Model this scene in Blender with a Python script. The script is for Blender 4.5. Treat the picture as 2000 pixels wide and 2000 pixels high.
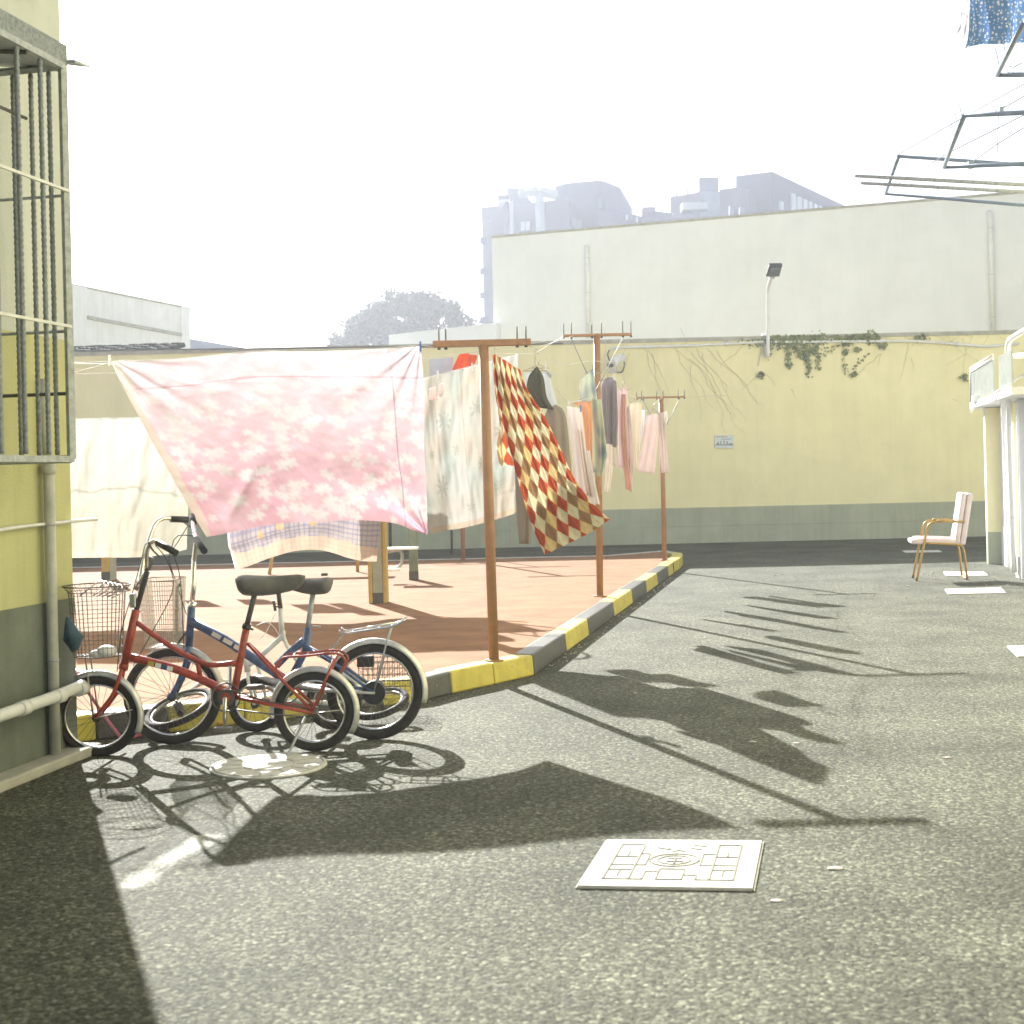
import bpy, bmesh, math, random
from mathutils import Vector, Matrix, noise
random.seed(7)
R = math.radians
for o in list(bpy.data.objects): bpy.data.objects.remove(o)
SC = bpy.context.scene
COL = SC.collection

# ------------------------------------------------------------------ camera
F = 2650.0; CAM_H = 1.35; PITCH = 0.0; HY = 922.0; ROLL = R(1.35)
fw = Vector((0, math.cos(PITCH), -math.sin(PITCH)))
up0 = Vector((0, math.sin(PITCH), math.cos(PITCH))); rt0 = Vector((1, 0, 0))
rt = rt0*math.cos(ROLL) - up0*math.sin(ROLL)
up = up0*math.cos(ROLL) + rt0*math.sin(ROLL)
cd = bpy.data.cameras.new('camera'); cam = bpy.data.objects.new('camera', cd); COL.objects.link(cam)
cam.matrix_world = Matrix(((rt.x, up.x, -fw.x, 0), (rt.y, up.y, -fw.y, 0), (rt.z, up.z, -fw.z, CAM_H), (0, 0, 0, 1)))
cd.sensor_width = 36; cd.sensor_height = 36; cd.lens = 36*F/2000; cd.shift_y = -(1000-HY)/2000; cd.clip_end = 2000; cd.clip_start = .05
cd.dof.use_dof = True; cd.dof.focus_distance = 9.5; cd.dof.aperture_fstop = 4.5
SC.camera = cam

# ------------------------------------------------------------------ sky, sun, exposure
EL = R(29.3); AZ = R(20.9)          # the sun stands ahead of the camera, to the left
W = bpy.data.worlds.new('World'); SC.world = W; W.use_nodes = True
wn = W.node_tree.nodes; wl = W.node_tree.links
sky = wn.new('ShaderNodeTexSky'); sky.sky_type = 'NISHITA'; sky.sun_disc = False
sky.sun_elevation = EL; sky.sun_rotation = -AZ; sky.air_density = 1.0; sky.dust_density = 2.0; sky.ozone_density = 1.0
hs = wn.new('ShaderNodeHueSaturation'); hs.inputs['Saturation'].default_value = .55
wl.new(sky.outputs[0], hs.inputs['Color']); wl.new(hs.outputs[0], wn['Background'].inputs[0])
wn['Background'].inputs[1].default_value = .055
sd = bpy.data.lights.new('sun', 'SUN'); sd.energy = 5.0; sd.angle = R(.53); sd.color = (1, .98, .94)
sun = bpy.data.objects.new('sun', sd); COL.objects.link(sun)
sdir = Vector((-math.sin(AZ)*math.cos(EL), math.cos(AZ)*math.cos(EL), math.sin(EL)))
sun.rotation_euler = sdir.to_track_quat('Z', 'Y').to_euler(); sun.location = (0, 0, 30)
SC.view_settings.view_transform = 'Standard'; SC.view_settings.look = 'None'
SC.view_settings.exposure = 1.78; SC.view_settings.gamma = 1; SC.view_settings.use_curve_mapping = False
SC.render.engine = 'CYCLES'
SC.cycles.max_bounces = 8; SC.cycles.transmission_bounces = 6; SC.cycles.transparent_max_bounces = 12
SC.cycles.volume_bounces = 1; SC.cycles.sample_clamp_indirect = 10

# ------------------------------------------------------------------ helpers
def pt(px, py, Y):
    """world point at distance Y in front of the camera (survey of the photograph, 2000 px wide)"""
    d = fw + rt*((px-1000)/F) - up*((py-HY)/F)
    k = Y/d.y
    return Vector((d.x*k, Y, CAM_H + d.z*k))
def gr(px, py, z=0.0):
    d = fw + rt*((px-1000)/F) - up*((py-HY)/F)
    k = (z-CAM_H)/d.z
    return Vector((d.x*k, d.y*k, z))
def lin(c): return tuple(((v/255+.055)/1.055)**2.4 if v/255 > .04045 else v/255/12.92 for v in c)
ORG = {}
def tag(o, label=None, cat=None, group=None, kind=None):
    if label: o['label'] = label
    if cat: o['category'] = cat
    if group: o['group'] = group
    if kind: o['kind'] = kind
    return o
def empty(name, loc, label=None, cat=None, group=None, kind=None):
    o = bpy.data.objects.new(name, None); COL.objects.link(o); o.location = Vector(loc)
    o.empty_display_size = .1; ORG[o] = Vector(loc)
    return tag(o, label, cat, group, kind)
class MB:
    def __init__(s): s.v = []; s.f = []; s.c = []; s.sm = []
    def add(s, vs, fs, col=None, smooth=False):
        n = len(s.v); s.v += [Vector(v) for v in vs]; s.f += [tuple(i+n for i in f) for f in fs]
        s.sm += [smooth]*len(fs)
        if col is not None: s.c += col if isinstance(col, list) else [col]*len(vs)
        return s
    def prism(s, poly, z0, z1, top=None):
        n = len(poly); t = top or poly
        vs = [(p[0], p[1], z0) for p in poly] + [(p[0], p[1], z1) for p in t]
        ar = sum(poly[i][0]*poly[(i+1) % n][1]-poly[(i+1) % n][0]*poly[i][1] for i in range(n))
        fs = [tuple(range(n, 2*n)), tuple(reversed(range(n)))] + [(i, (i+1) % n, (i+1) % n+n, i+n) for i in range(n)]
        if ar < 0: fs = [tuple(reversed(f)) for f in fs]
        return s.add(vs, fs)
    def hexa(s, q0, q1):
        """solid between two quads"""
        return s.add(list(q0)+list(q1), [(3, 2, 1, 0), (4, 5, 6, 7), (0, 1, 5, 4), (1, 2, 6, 5), (2, 3, 7, 6), (3, 0, 4, 7)])
    def box(s, c, d, ax=None):
        ax = ax or (Vector((1, 0, 0)), Vector((0, 1, 0)), Vector((0, 0, 1)))
        c = Vector(c); q = []
        for k in (-1, 1):
            for i, j in ((-1, -1), (1, -1), (1, 1), (-1, 1)):
                q.append(c + ax[0]*(i*d[0]/2) + ax[1]*(j*d[1]/2) + ax[2]*(k*d[2]/2))
        return s.hexa(q[:4], q[4:])
    def tube(s, pts, r, n=8, closed=False, cap=True, flat=1.0):
        pts = [Vector(p) for p in pts]; m = len(pts)
        rr = r if isinstance(r, (list, tuple)) else [r]*m
        vs = []; ref = None
        for i, p in enumerate(pts):
            if closed: t = pts[(i+1) % m]-pts[i-1]
            else: t = pts[min(i+1, m-1)]-pts[max(i-1, 0)]
            if t.length < 1e-9: t = Vector((0, 0, 1))
            t.normalize()
            if ref is None:
                ref = t.orthogonal().normalized()
                if abs(t.y) < .9: ref = (Vector((0, 1, 0)) - t*t.y).normalized()
            ref = (ref - t*ref.dot(t))
            ref = ref.normalized() if ref.length > 1e-6 else t.orthogonal().normalized()
            b = t.cross(ref)
            for k in range(n):
                a = 2*math.pi*k/n
                vs.append(p + ref*(math.cos(a)*rr[i]) + b*(math.sin(a)*rr[i]*flat))
        fs = []
        for i in range(m if closed else m-1):
            for k in range(n):
                a, b2 = i*n+k, i*n+(k+1) % n; j = ((i+1) % m)*n
                fs.append((a, b2, j+(k+1) % n, j+k))
        s.add(vs, fs, smooth=n > 4)
        if cap and not closed:
            b0 = len(s.v)-len(vs)
            s.f += [tuple(b0+k for k in reversed(range(n))), tuple(b0+(m-1)*n+k for k in range(n))]; s.sm += [False]*2
        return s
    def torus(s, c, ax, R0, r, n=40, k=8, sx=1.0):
        ax = Vector(ax).normalized(); e1 = ax.orthogonal().normalized(); e2 = ax.cross(e1)
        vs = []; c = Vector(c)
        for i in range(n):
            a = 2*math.pi*i/n; d = e1*math.cos(a)+e2*math.sin(a)
            for j in range(k):
                b = 2*math.pi*j/k
                vs.append(c + d*(R0+r*math.cos(b)) + ax*(r*sx*math.sin(b)))
        fs = [(i*k+j, ((i+1) % n)*k+j, ((i+1) % n)*k+(j+1) % k, i*k+(j+1) % k) for i in range(n) for j in range(k)]
        return s.add(vs, fs, smooth=True)
    def ball(s, c, r, n=10, m=7, sc=(1, 1, 1)):
        c = Vector(c); vs = [c+Vector((0, 0, r*sc[2]))]
        for i in range(1, m):
            t = math.pi*i/m
            for j in range(n):
                a = 2*math.pi*j/n
                vs.append(c+Vector((r*sc[0]*math.sin(t)*math.cos(a), r*sc[1]*math.sin(t)*math.sin(a), r*sc[2]*math.cos(t))))
        vs.append(c-Vector((0, 0, r*sc[2]))); L = len(vs)-1
        fs = [(0, 1+j, 1+(j+1) % n) for j in range(n)]
        for i in range(m-2):
            for j in range(n):
                a = 1+i*n+j; b = 1+i*n+(j+1) % n; fs.append((a, a+n, b+n, b))
        fs += [(L, 1+(m-2)*n+(j+1) % n, 1+(m-2)*n+j) for j in range(n)]
        return s.add(vs, fs, smooth=True)
    def build(s, name, mat, parent=None, bevel=0, **kw):
        org = ORG[parent] if parent is not None else None
        if org is None:
            n = len(s.v); mn = [min(v[i] for v in s.v) for i in range(3)]; mx = [max(v[i] for v in s.v) for i in range(3)]
            org = Vector(((mn[0]+mx[0])/2, (mn[1]+mx[1])/2, mn[2]))
        me = bpy.data.meshes.new(name); me.from_pydata([v-org for v in s.v], [], s.f); 
        me.polygons.foreach_set('use_smooth', s.sm)
        if s.c and len(s.c) == len(s.v):
            a = me.color_attributes.new('Col', 'FLOAT_COLOR', 'POINT')
            a.data.foreach_set('color', [x for c in s.c for x in (c[0], c[1], c[2], 1)])
        me.materials.append(mat); me.update()
        o = bpy.data.objects.new(name, me); COL.objects.link(o)
        if parent is not None: o.parent = parent; ORG[o] = org
        else: o.location = org; ORG[o] = org
        if bevel:
            b = o.modifiers.new('bevel', 'BEVEL'); b.width = bevel; b.segments = 2; b.limit_method = 'ANGLE'
        return tag(o, **kw)
def cr(P, n):
    """smooth curve through points"""
    P = [Vector(p) for p in P]
    if len(P) == 2: return [P[0].lerp(P[1], i/(n-1)) for i in range(n)]
    Q = [P[0]*2-P[1]] + P + [P[-1]*2-P[-2]]; out = []; m = len(P)-1
    L = [0]
    for i in range(m): L.append(L[-1]+(P[i+1]-P[i]).length)
    for k in range(n):
        d = L[-1]*k/(n-1); i = 0
        while i < m-1 and L[i+1] < d: i += 1
        t = (d-L[i])/max(1e-9, L[i+1]-L[i]); t = min(1, max(0, t)); a, b, c, e = Q[i:i+4]
        out.append(.5*((2*b)+(c-a)*t+(2*a-5*b+4*c-e)*t*t+(3*b-a-3*c+e)*t**3))
    return out

# ------------------------------------------------------------------ materials
def mat(name, col, rough=.7, metal=0, var=.12, scale=8, bump=0, bscale=60, col2=None, spec=.5, coords='Object', detail=6, coat=0, streak=0):
    m = bpy.data.materials.new(name); m.use_nodes = True; n = m.node_tree.nodes; l = m.node_tree.links
    b = n['Principled BSDF']; b.inputs['Roughness'].default_value = rough; b.inputs['Metallic'].default_value = metal
    b.inputs['Specular IOR Level'].default_value = spec; b.inputs['Coat Weight'].default_value = coat
    tc = n.new('ShaderNodeTexCoord'); nz = n.new('ShaderNodeTexNoise'); nz.inputs['Scale'].default_value = scale
    nz.inputs['Detail'].default_value = detail; nz.inputs['Roughness'].default_value = .65
    l.new(tc.outputs[coords], nz.inputs['Vector'])
    rp = n.new('ShaderNodeValToRGB'); l.new(nz.outputs['Fac'], rp.inputs[0])
    c2 = col2 or tuple(v*(1-var*2) for v in col)
    rp.color_ramp.elements[0].position = .3; rp.color_ramp.elements[1].position = .68
    rp.color_ramp.elements[0].color = (*c2, 1); rp.color_ramp.elements[1].color = (*tuple(min(1, v*(1+var*.5)) for v in col), 1)
    l.new(rp.outputs[0], b.inputs['Base Color'])
    if streak:
        mp = n.new('ShaderNodeMapping'); mp.inputs['Scale'].default_value = (5, 5, .35); l.new(tc.outputs[coords], mp.inputs[0])
        ns = n.new('ShaderNodeTexNoise'); ns.inputs['Scale'].default_value = 1.6; ns.inputs['Detail'].default_value = 7; ns.inputs['Roughness'].default_value = .7; l.new(mp.outputs[0], ns.inputs['Vector'])
        rs_ = n.new('ShaderNodeValToRGB'); rs_.color_ramp.elements[0].position = .28; rs_.color_ramp.elements[1].position = .55
        k_ = 1-streak; rs_.color_ramp.elements[0].color = (k_, k_, k_*.97, 1); rs_.color_ramp.elements[1].color = (1, 1, 1, 1); l.new(ns.outputs['Fac'], rs_.inputs[0])
        mm = n.new('ShaderNodeMix'); mm.data_type = 'RGBA'; mm.blend_type = 'MULTIPLY'; mm.inputs[0].default_value = 1
        l.new(rp.outputs[0], mm.inputs[6]); l.new(rs_.outputs[0], mm.inputs[7]); l.new(mm.outputs[2], b.inputs['Base Color'])
    if bump:
        n2 = n.new('ShaderNodeTexNoise'); n2.inputs['Scale'].default_value = bscale; n2.inputs['Detail'].default_value = 4
        l.new(tc.outputs[coords], n2.inputs['Vector'])
        bp = n.new('ShaderNodeBump'); bp.inputs['Strength'].default_value = bump; bp.inputs['Distance'].default_value = .01
        l.new(n2.outputs['Fac'], bp.inputs['Height']); l.new(bp.outputs[0], b.inputs['Normal'])
    return m
def cloth(name, trans=.5, rough=.9, gain=.74):
    """woven cloth, printed colour from the 'Col' attribute, light passes through"""
    m = bpy.data.materials.new(name); m.use_nodes = True; n = m.node_tree.nodes; l = m.node_tree.links
    n.remove(n['Principled BSDF']); out = n['Material Output']
    at = n.new('ShaderNodeAttribute'); at.attribute_name = 'Col'
    tc = n.new('ShaderNodeTexCoord'); nz = n.new('ShaderNodeTexNoise'); nz.inputs['Scale'].default_value = 350; nz.inputs['Detail'].default_value = 2
    l.new(tc.outputs['Object'], nz.inputs['Vector'])
    mr = n.new('ShaderNodeMapRange'); mr.inputs[1].default_value = .3; mr.inputs[2].default_value = .7; mr.inputs[3].default_value = gain*.88; mr.inputs[4].default_value = gain*1.08
    l.new(nz.outputs['Fac'], mr.inputs[0])
    vm = n.new('ShaderNodeVectorMath'); vm.operation = 'SCALE'; l.new(at.outputs['Color'], vm.inputs[0]); l.new(mr.outputs[0], vm.inputs['Scale'])
    df = n.new('ShaderNodeBsdfDiffuse'); tl = n.new('ShaderNodeBsdfTranslucent'); mx = n.new('ShaderNodeMixShader')
    mx.inputs[0].default_value = trans
    bp = n.new('ShaderNodeBump'); bp.inputs['Strength'].default_value = .25; bp.inputs['Distance'].default_value = .004
    n3 = n.new('ShaderNodeTexNoise'); n3.inputs['Scale'].default_value = 25; l.new(tc.outputs['Object'], n3.inputs['Vector'])
    l.new(n3.outputs['Fac'], bp.inputs['Height'])
    for s_ in (df, tl): l.new(vm.outputs[0], s_.inputs['Color']); l.new(bp.outputs[0], s_.inputs['Normal'])
    l.new(df.outputs[0], mx.inputs[1]); l.new(tl.outputs[0], mx.inputs[2]); l.new(mx.outputs[0], out.inputs[0])
    return m
def asphalt():
    m = bpy.data.materials.new('asphalt'); m.use_nodes = True; n = m.node_tree.nodes; l = m.node_tree.links
    b = n['Principled BSDF']; b.inputs['Roughness'].default_value = .85; b.inputs['Specular IOR Level'].default_value = .18
    tc = n.new('ShaderNodeTexCoord')
    vo = n.new('ShaderNodeTexVoronoi'); vo.inputs['Scale'].default_value = 85; l.new(tc.outputs['Object'], vo.inputs['Vector'])
    n1 = n.new('ShaderNodeTexNoise'); n1.inputs['Scale'].default_value = 48; n1.inputs['Detail'].default_value = 5; n1.inputs['Roughness'].default_value = .7
    l.new(tc.outputs['Object'], n1.inputs['Vector'])
    n2 = n.new('ShaderNodeTexNoise'); n2.inputs['Scale'].default_value = 1.5; n2.inputs['Detail'].default_value = 8; l.new(tc.outputs['Object'], n2.inputs['Vector'])
    sep = n.new('ShaderNodeSeparateColor'); l.new(vo.outputs['Color'], sep.inputs[0])
    r1 = n.new('ShaderNodeValToRGB'); e = r1.color_ramp.elements; e[0].position = .0; e[0].color = (.048, .050, .038, 1); e[1].position = 1; e[1].color = (.205, .208, .165, 1)
    e2 = r1.color_ramp.elements.new(.75); e2.color = (.102, .105, .082, 1)
    l.new(sep.outputs[0], r1.inputs[0])
    r2 = n.new('ShaderNodeValToRGB'); e = r2.color_ramp.elements; e[0].position = .38; e[0].color = (.42, .43, .39, 1); e[1].position = .62; e[1].color = (1.32, 1.34, 1.27, 1)
    l.new(n1.outputs['Fac'], r2.inputs[0])
    mu = n.new('ShaderNodeMix'); mu.data_type = 'RGBA'; mu.blend_type = 'MULTIPLY'; mu.inputs[0].default_value = 1
    l.new(r1.outputs[0], mu.inputs[6]); l.new(r2.outputs[0], mu.inputs[7])
    r3 = n.new('ShaderNodeValToRGB'); e = r3.color_ramp.elements; e[0].position = .34; e[0].color = (.68, .69, .66, 1); e[1].position = .62; e[1].color = (1.14, 1.14, 1.12, 1)
    l.new(n2.outputs['Fac'], r3.inputs[0])
    m2 = n.new('ShaderNodeMix'); m2.data_type = 'RGBA'; m2.blend_type = 'MULTIPLY'; m2.inputs[0].default_value = 1
    l.new(mu.outputs[2], m2.inputs[6]); l.new(r3.outputs[0], m2.inputs[7]); l.new(m2.outputs[2], b.inputs['Base Color'])
    ad = n.new('ShaderNodeMath'); ad.operation = 'ADD'; l.new(vo.outputs['Distance'], ad.inputs[0]); l.new(n1.outputs['Fac'], ad.inputs[1])
    bp = n.new('ShaderNodeBump'); bp.inputs['Strength'].default_value = .55; bp.inputs['Distance'].default_value = .006; bp.invert = True
    l.new(ad.outputs[0], bp.inputs['Height']); l.new(bp.outputs[0], b.inputs['Normal'])
    return m
M = {}
M['asphalt'] = asphalt()
M['rubber'] = mat('rubber_surface', (.275, .142, .068), .85, var=.16, scale=3, bump=.4, bscale=220, spec=.12)
M['kerb_yellow'] = mat('kerb_yellow', (.55, .47, .07), .5, var=.15, scale=9, bump=.3, bscale=60)
M['kerb_black'] = mat('kerb_black', (.07, .07, .065), .38, var=.2, scale=12, bump=.3, bscale=60)
def chip(m, base=(.33, .31, .26)):
    n = m.node_tree.nodes; l = m.node_tree.links; b = n['Principled BSDF']; src = b.inputs['Base Color'].links[0].from_socket
    tc = n.new('ShaderNodeTexCoord'); a = n.new('ShaderNodeTexNoise'); a.inputs['Scale'].default_value = 9; a.inputs['Detail'].default_value = 9; a.inputs['Roughness'].default_value = .75
    l.new(tc.outputs['Object'], a.inputs['Vector']); q = n.new('ShaderNodeValToRGB'); q.color_ramp.elements[0].position = .61; q.color_ramp.elements[1].position = .68
    l.new(a.outputs['Fac'], q.inputs[0]); mx = n.new('ShaderNodeMix'); mx.data_type = 'RGBA'; l.new(q.outputs[0], mx.inputs[0]); l.new(src, mx.inputs[6]); mx.inputs[7].default_value = (*base, 1)
    l.new(mx.outputs[2], b.inputs['Base Color'])
chip(M['kerb_yellow'], (.36, .33, .2)); chip(M['kerb_black'], (.16, .155, .14))
M['kerb_grey'] = mat('kerb_grey', (.5, .5, .47), .9, var=.12)
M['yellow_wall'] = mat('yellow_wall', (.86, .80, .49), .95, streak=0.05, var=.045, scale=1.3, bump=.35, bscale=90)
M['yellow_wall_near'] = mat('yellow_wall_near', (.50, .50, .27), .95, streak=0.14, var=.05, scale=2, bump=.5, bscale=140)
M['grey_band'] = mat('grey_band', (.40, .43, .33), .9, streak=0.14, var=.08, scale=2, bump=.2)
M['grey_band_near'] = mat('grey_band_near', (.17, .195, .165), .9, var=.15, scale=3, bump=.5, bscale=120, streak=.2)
M['pale_wall'] = mat('pale_wall', (.82, .83, .85), .95, streak=0.03, var=.04, scale=.7, bump=.2)
M['upper_wall'] = mat('upper_wall', (.56, .59, .56), .95, streak=0.1, var=.05, scale=2, bump=.4, bscale=120)  # grey-white paint high up, and glare put into the colour lower down
M['white_wall'] = mat('white_wall', (.78, .79, .80), .9, streak=0.1, var=.05, scale=2)
M['white_paint'] = mat('white_paint', (.8, .8, .78), .5, var=.05, scale=6)
M['pvc'] = mat('pvc_pipe', (.66, .67, .66), .45, var=.08, scale=9)
M['pvc_dirty'] = mat('pvc_pipe_dirty', (.46, .47, .42), .55, var=.15, scale=9)
M['concrete'] = mat('concrete', (.42, .41, .36), .95, var=.15, scale=6, bump=.4)
M['orange_post'] = mat('orange_post', (.36, .185, .085), .5, var=.12, scale=14)
M['steel_dark'] = mat('steel_dark', (.09, .09, .085), .55, metal=.2, var=.2, scale=20)
M['steel'] = mat('steel_grey', (.40, .43, .46), .55, metal=.3, var=.2, scale=30)
M['rebar'] = mat('rebar', (.26, .29, .31), .6, metal=.3, var=.25, scale=60)
M['chrome'] = mat('chrome', (.75, .75, .72), .22, metal=1, var=.1, scale=30)
M['fender'] = mat('mudguard_metal', (.62, .62, .60), .42, metal=.75, var=.18, scale=18)
M['rack_blue'] = mat('rack_bluegrey', (.20, .26, .36), .5, metal=.2, var=.15, scale=12)
M['red_paint'] = mat('red_paint', (.40, .05, .022), .45, var=.3, scale=30, coat=.3)
M['blue_paint'] = mat('blue_paint', (.05, .10, .24), .45, var=.3, scale=30, coat=.3)
M['white_bike'] = mat('white_bike', (.7, .7, .66), .35, var=.1, scale=20, coat=.3)
M['tyre'] = mat('tyre', (.028, .026, .022), .85, var=.2, scale=40, bump=.4, bscale=300)
M['saddle'] = mat('saddle', (.12, .115, .10), .6, var=.15, scale=20)
M['black'] = mat('black_plastic', (.02, .02, .02), .5, var=.2)
M['wire'] = mat('wire_dull', (.13, .115, .08), .6, metal=0, var=.2, scale=40)
M['wire_bright'] = mat('wire_bright', (.40, .38, .33), .4, metal=.4, var=.2, scale=40)
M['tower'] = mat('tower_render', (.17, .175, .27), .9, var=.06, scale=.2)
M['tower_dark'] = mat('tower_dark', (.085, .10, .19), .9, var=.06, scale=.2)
M['glass'] = mat('glass_blue', (.16, .24, .34), .15, var=.1, scale=1)
M['window_pale'] = mat('window_pale', (.55, .6, .68), .3, var=.08, scale=1)
M['dark_window'] = mat('dark_window', (.05, .06, .07), .15)
M['leaf'] = mat('leaf', (.045, .085, .05), .7, var=.3, scale=.8)
M['ivy'] = mat('ivy_leaf', (.20, .25, .08), .7, var=.35, scale=9)
M['ivy_dry'] = mat('ivy_dry', (.24, .22, .09), .8, var=.35, scale=9)
M['twig'] = mat('twig', (.52, .48, .32), .9, var=.2)
M['bark'] = mat('bark', (.10, .09, .08), .9, var=.2)
M['roof_tile'] = mat('roof_tile', (.018, .026, .018), .9, var=.3, scale=10, spec=.05)
M['roof_blue'] = mat('roof_blue', (.14, .17, .24), .8, var=.05)
M['manhole'] = mat('manhole_white', (.62, .61, .57), .85, var=.14, scale=14, bump=.15)
M['manhole_grey'] = mat('manhole_grey', (.20, .20, .15), .75, var=.12, scale=12)
M['ribbed'] = mat('ribbed_panel', (.50, .54, .48), .6, var=.1, scale=6)
M['gym_grey'] = mat('gym_grey', (.34, .37, .31), .5, var=.12, scale=6)
M['gym_yellow'] = mat('gym_yellow', (.46, .33, .09), .5, var=.12, scale=6)
M['gym_green'] = mat('gym_green', (.16, .20, .13), .5, var=.12, scale=6)
M['chair_pink'] = mat('chair_pink', (.70, .60, .60), .85, var=.08, scale=10, bump=.2)
M['gold'] = mat('chair_gold', (.42, .27, .07), .35, metal=.6, var=.15, scale=20)
M['pink_tube'] = mat('pink_tube', (.55, .16, .22), .5, var=.1)
M['yellow_tube'] = mat('yellow_tube', (.7, .42, .06), .5, var=.1)
M['rope'] = mat('rope', (.62, .6, .56), .8, var=.1)
M['rope_dark'] = mat('rope_dark', (.12, .12, .12), .8, var=.1)
M['clip_blue'] = mat('clip_blue', (.12, .2, .5), .5)
M['clip_white'] = mat('clip_white', (.8, .8, .8), .5)
M['sign'] = mat('sign_plate', (.62, .70, .72), .5, var=.03)
M['sign_ink'] = mat('sign_ink', (.22, .26, .25), .6)
M['sign_orange'] = mat('sign_orange', (.6, .25, .12), .6)
M['solar'] = mat('solar_glass', (.10, .14, .14), .2, var=.1)
M['cloth'] = cloth('cloth_print', .5, gain=.9)
M['cloth_dense'] = cloth('cloth_dense', .42, gain=.85)
M['cloth_palm'] = cloth('cloth_palm', .45, gain=.50)
M['cloth_sheet'] = cloth('cloth_sheet', .5, gain=.62)
M['cloth_thin'] = cloth('cloth_thin', .62)
M['bag_blue'] = mat('bag_blue', (.05, .10, .14), .7, var=.25, scale=20, bump=.4)
M['bag_white'] = mat('bag_white', (.8, .8, .8), .6, var=.1, scale=20, bump=.4)
M['pebble'] = mat('pebble', (.55, .5, .42), .9, var=.3, scale=30)
def paint_worn():
    m = mat('worn_paint', (.46, .47, .41), .85, var=.1, scale=60, bump=.5, bscale=90); n = m.node_tree.nodes; l = m.node_tree.links
    tc = n.new('ShaderNodeTexCoord'); a = n.new('ShaderNodeTexNoise'); a.inputs['Scale'].default_value = 70; a.inputs['Detail'].default_value = 6; a.inputs['Roughness'].default_value = .7
    c = n.new('ShaderNodeTexNoise'); c.inputs['Scale'].default_value = 6; c.inputs['Detail'].default_value = 5
    l.new(tc.outputs['Object'], a.inputs['Vector']); l.new(tc.outputs['Object'], c.inputs['Vector'])
    ad = n.new('ShaderNodeMath'); ad.operation = 'ADD'; l.new(a.outputs['Fac'], ad.inputs[0]); l.new(c.outputs['Fac'], ad.inputs[1])
    at = n.new('ShaderNodeAttribute'); at.attribute_name = 'Col'
    su = n.new('ShaderNodeMath'); su.operation = 'MULTIPLY'; l.new(ad.outputs[0], su.inputs[0]); l.new(at.outputs['Fac'], su.inputs[1])
    r = n.new('ShaderNodeValToRGB'); r.color_ramp.elements[0].position = .60; r.color_ramp.elements[1].position = 1.0
    l.new(su.outputs[0], r.inputs[0]); l.new(r.outputs[0], n['Principled BSDF'].inputs['Alpha'])
    return m
M['worn_paint'] = paint_worn()

# ------------------------------------------------------------------ ground, island, kerbs
g = MB().add([(-250, -60, 0), (250, -60, 0), (250, 400, 0), (-250, 400, 0)], [(0, 1, 2, 3)])
g.build('ground', M['asphalt'], kind='structure', label='grey coarse asphalt of the yard')
KH = .14
# outer line of the kerb on the ground, from the left building round the tip
kpx = [(60, 1462), (190, 1446), (330, 1431), (480, 1414), (620, 1396), (730, 1382), (832, 1369), (884, 1355), (967, 1337), (1045, 1319), (1112, 1272.5), (1162, 1241), (1200.6, 1204), (1236, 1178), (1263, 1158), (1288, 1142), (1308, 1126.6), (1328, 1111)]
kp = [gr(x, y) for x, y in kpx]
kcol = ['y', 'k', 'y', 'y', 'k', 'y', 'k', 'y', 'y', 'k', 'y', 'k', 'y', 'k', 'y', 'k', 'y']
# smooth the run of the long side slightly (surveyed points lie on a straight side)
a, b = kp[9], kp[-1]
for i in range(10, 17):
    t = (kp[i]-a).dot(b-a)/(b-a).length_squared; kp[i] = a.lerp(b, t)
kw = .15
inner = []
for i in range(len(kp)):
    t = (kp[min(i+1, len(kp)-1)]-kp[max(i-1, 0)]).normalized(); nrm = Vector((-t.y, t.x, 0)); inner.append(kp[i]+nrm*kw)
kerb = empty('kerb', kp[9], 'kerb of the exercise island painted in yellow and black blocks', kind='structure')
for i in range(len(kp)-1):
    p0, p1, q0, q1 = kp[i], kp[i+1], inner[i], inner[i+1]
    g_ = (p1-p0).normalized()*.003
    hh = KH+random.uniform(-.004, .004)
    ins = (q0-p0).normalized()*.012
    mb = MB().hexa([p0+g_, p1-g_, q1-g_, q0+g_], [p0+g_+ins+Vector((0, 0, hh)), p1-g_+ins+Vector((0, 0, hh)), q1-g_+Vector((0, 0, hh)), q0+g_+Vector((0, 0, hh))])
    mb.build('kerb_block', M['kerb_yellow' if kcol[i] == 'y' else 'kerb_black'], kerb, bevel=.012)
# rounded tip and far kerb
tip0 = kp[-1]
tipc = [tip0, gr(1334, 1103), gr(1333, 1099), gr(1322, 1097.5)]
far = [gr(1322, 1097.5), gr(1297, 1093.5), Vector((1.3, 19.25, 0)), Vector((-9, 19.45, 0)), Vector((-20, 19.5, 0))]
for A in (tipc,):
    for i in range(len(A)-1):
        p0, p1 = A[i], A[i+1]; t = (p1-p0).normalized(); nr = Vector((-t.y, t.x, 0))*kw
        MB().hexa([p0, p1, p1+nr, p0+nr], [v+Vector((0, 0, KH)) for v in (p0, p1, p1+nr, p0+nr)]).build('kerb_block', M['kerb_yellow'], kerb, bevel=.01)
for i in range(len(far)-1):
    p0, p1 = far[i], far[i+1]; L = (p1-p0).length; k = max(1, int(L/1.0)); 
    for j in range(min(k, 14)):
        a = p0.lerp(p1, j/k); b = p0.lerp(p1, (j+1)/k); t = (b-a).normalized(); nr = Vector((-t.y, t.x, 0))*.1
        MB().hexa([a+t*.004, b-t*.004, b-t*.004+nr, a+t*.004+nr], [v+Vector((0, 0, KH)) for v in (a+t*.004, b-t*.004, b-t*.004+nr, a+t*.004+nr)]).build('kerb_block', M['kerb_grey'], kerb)
isl = [(-20, 19.45)] + [(p.x, p.y) for p in reversed(far[:-1])][0:0]
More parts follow.
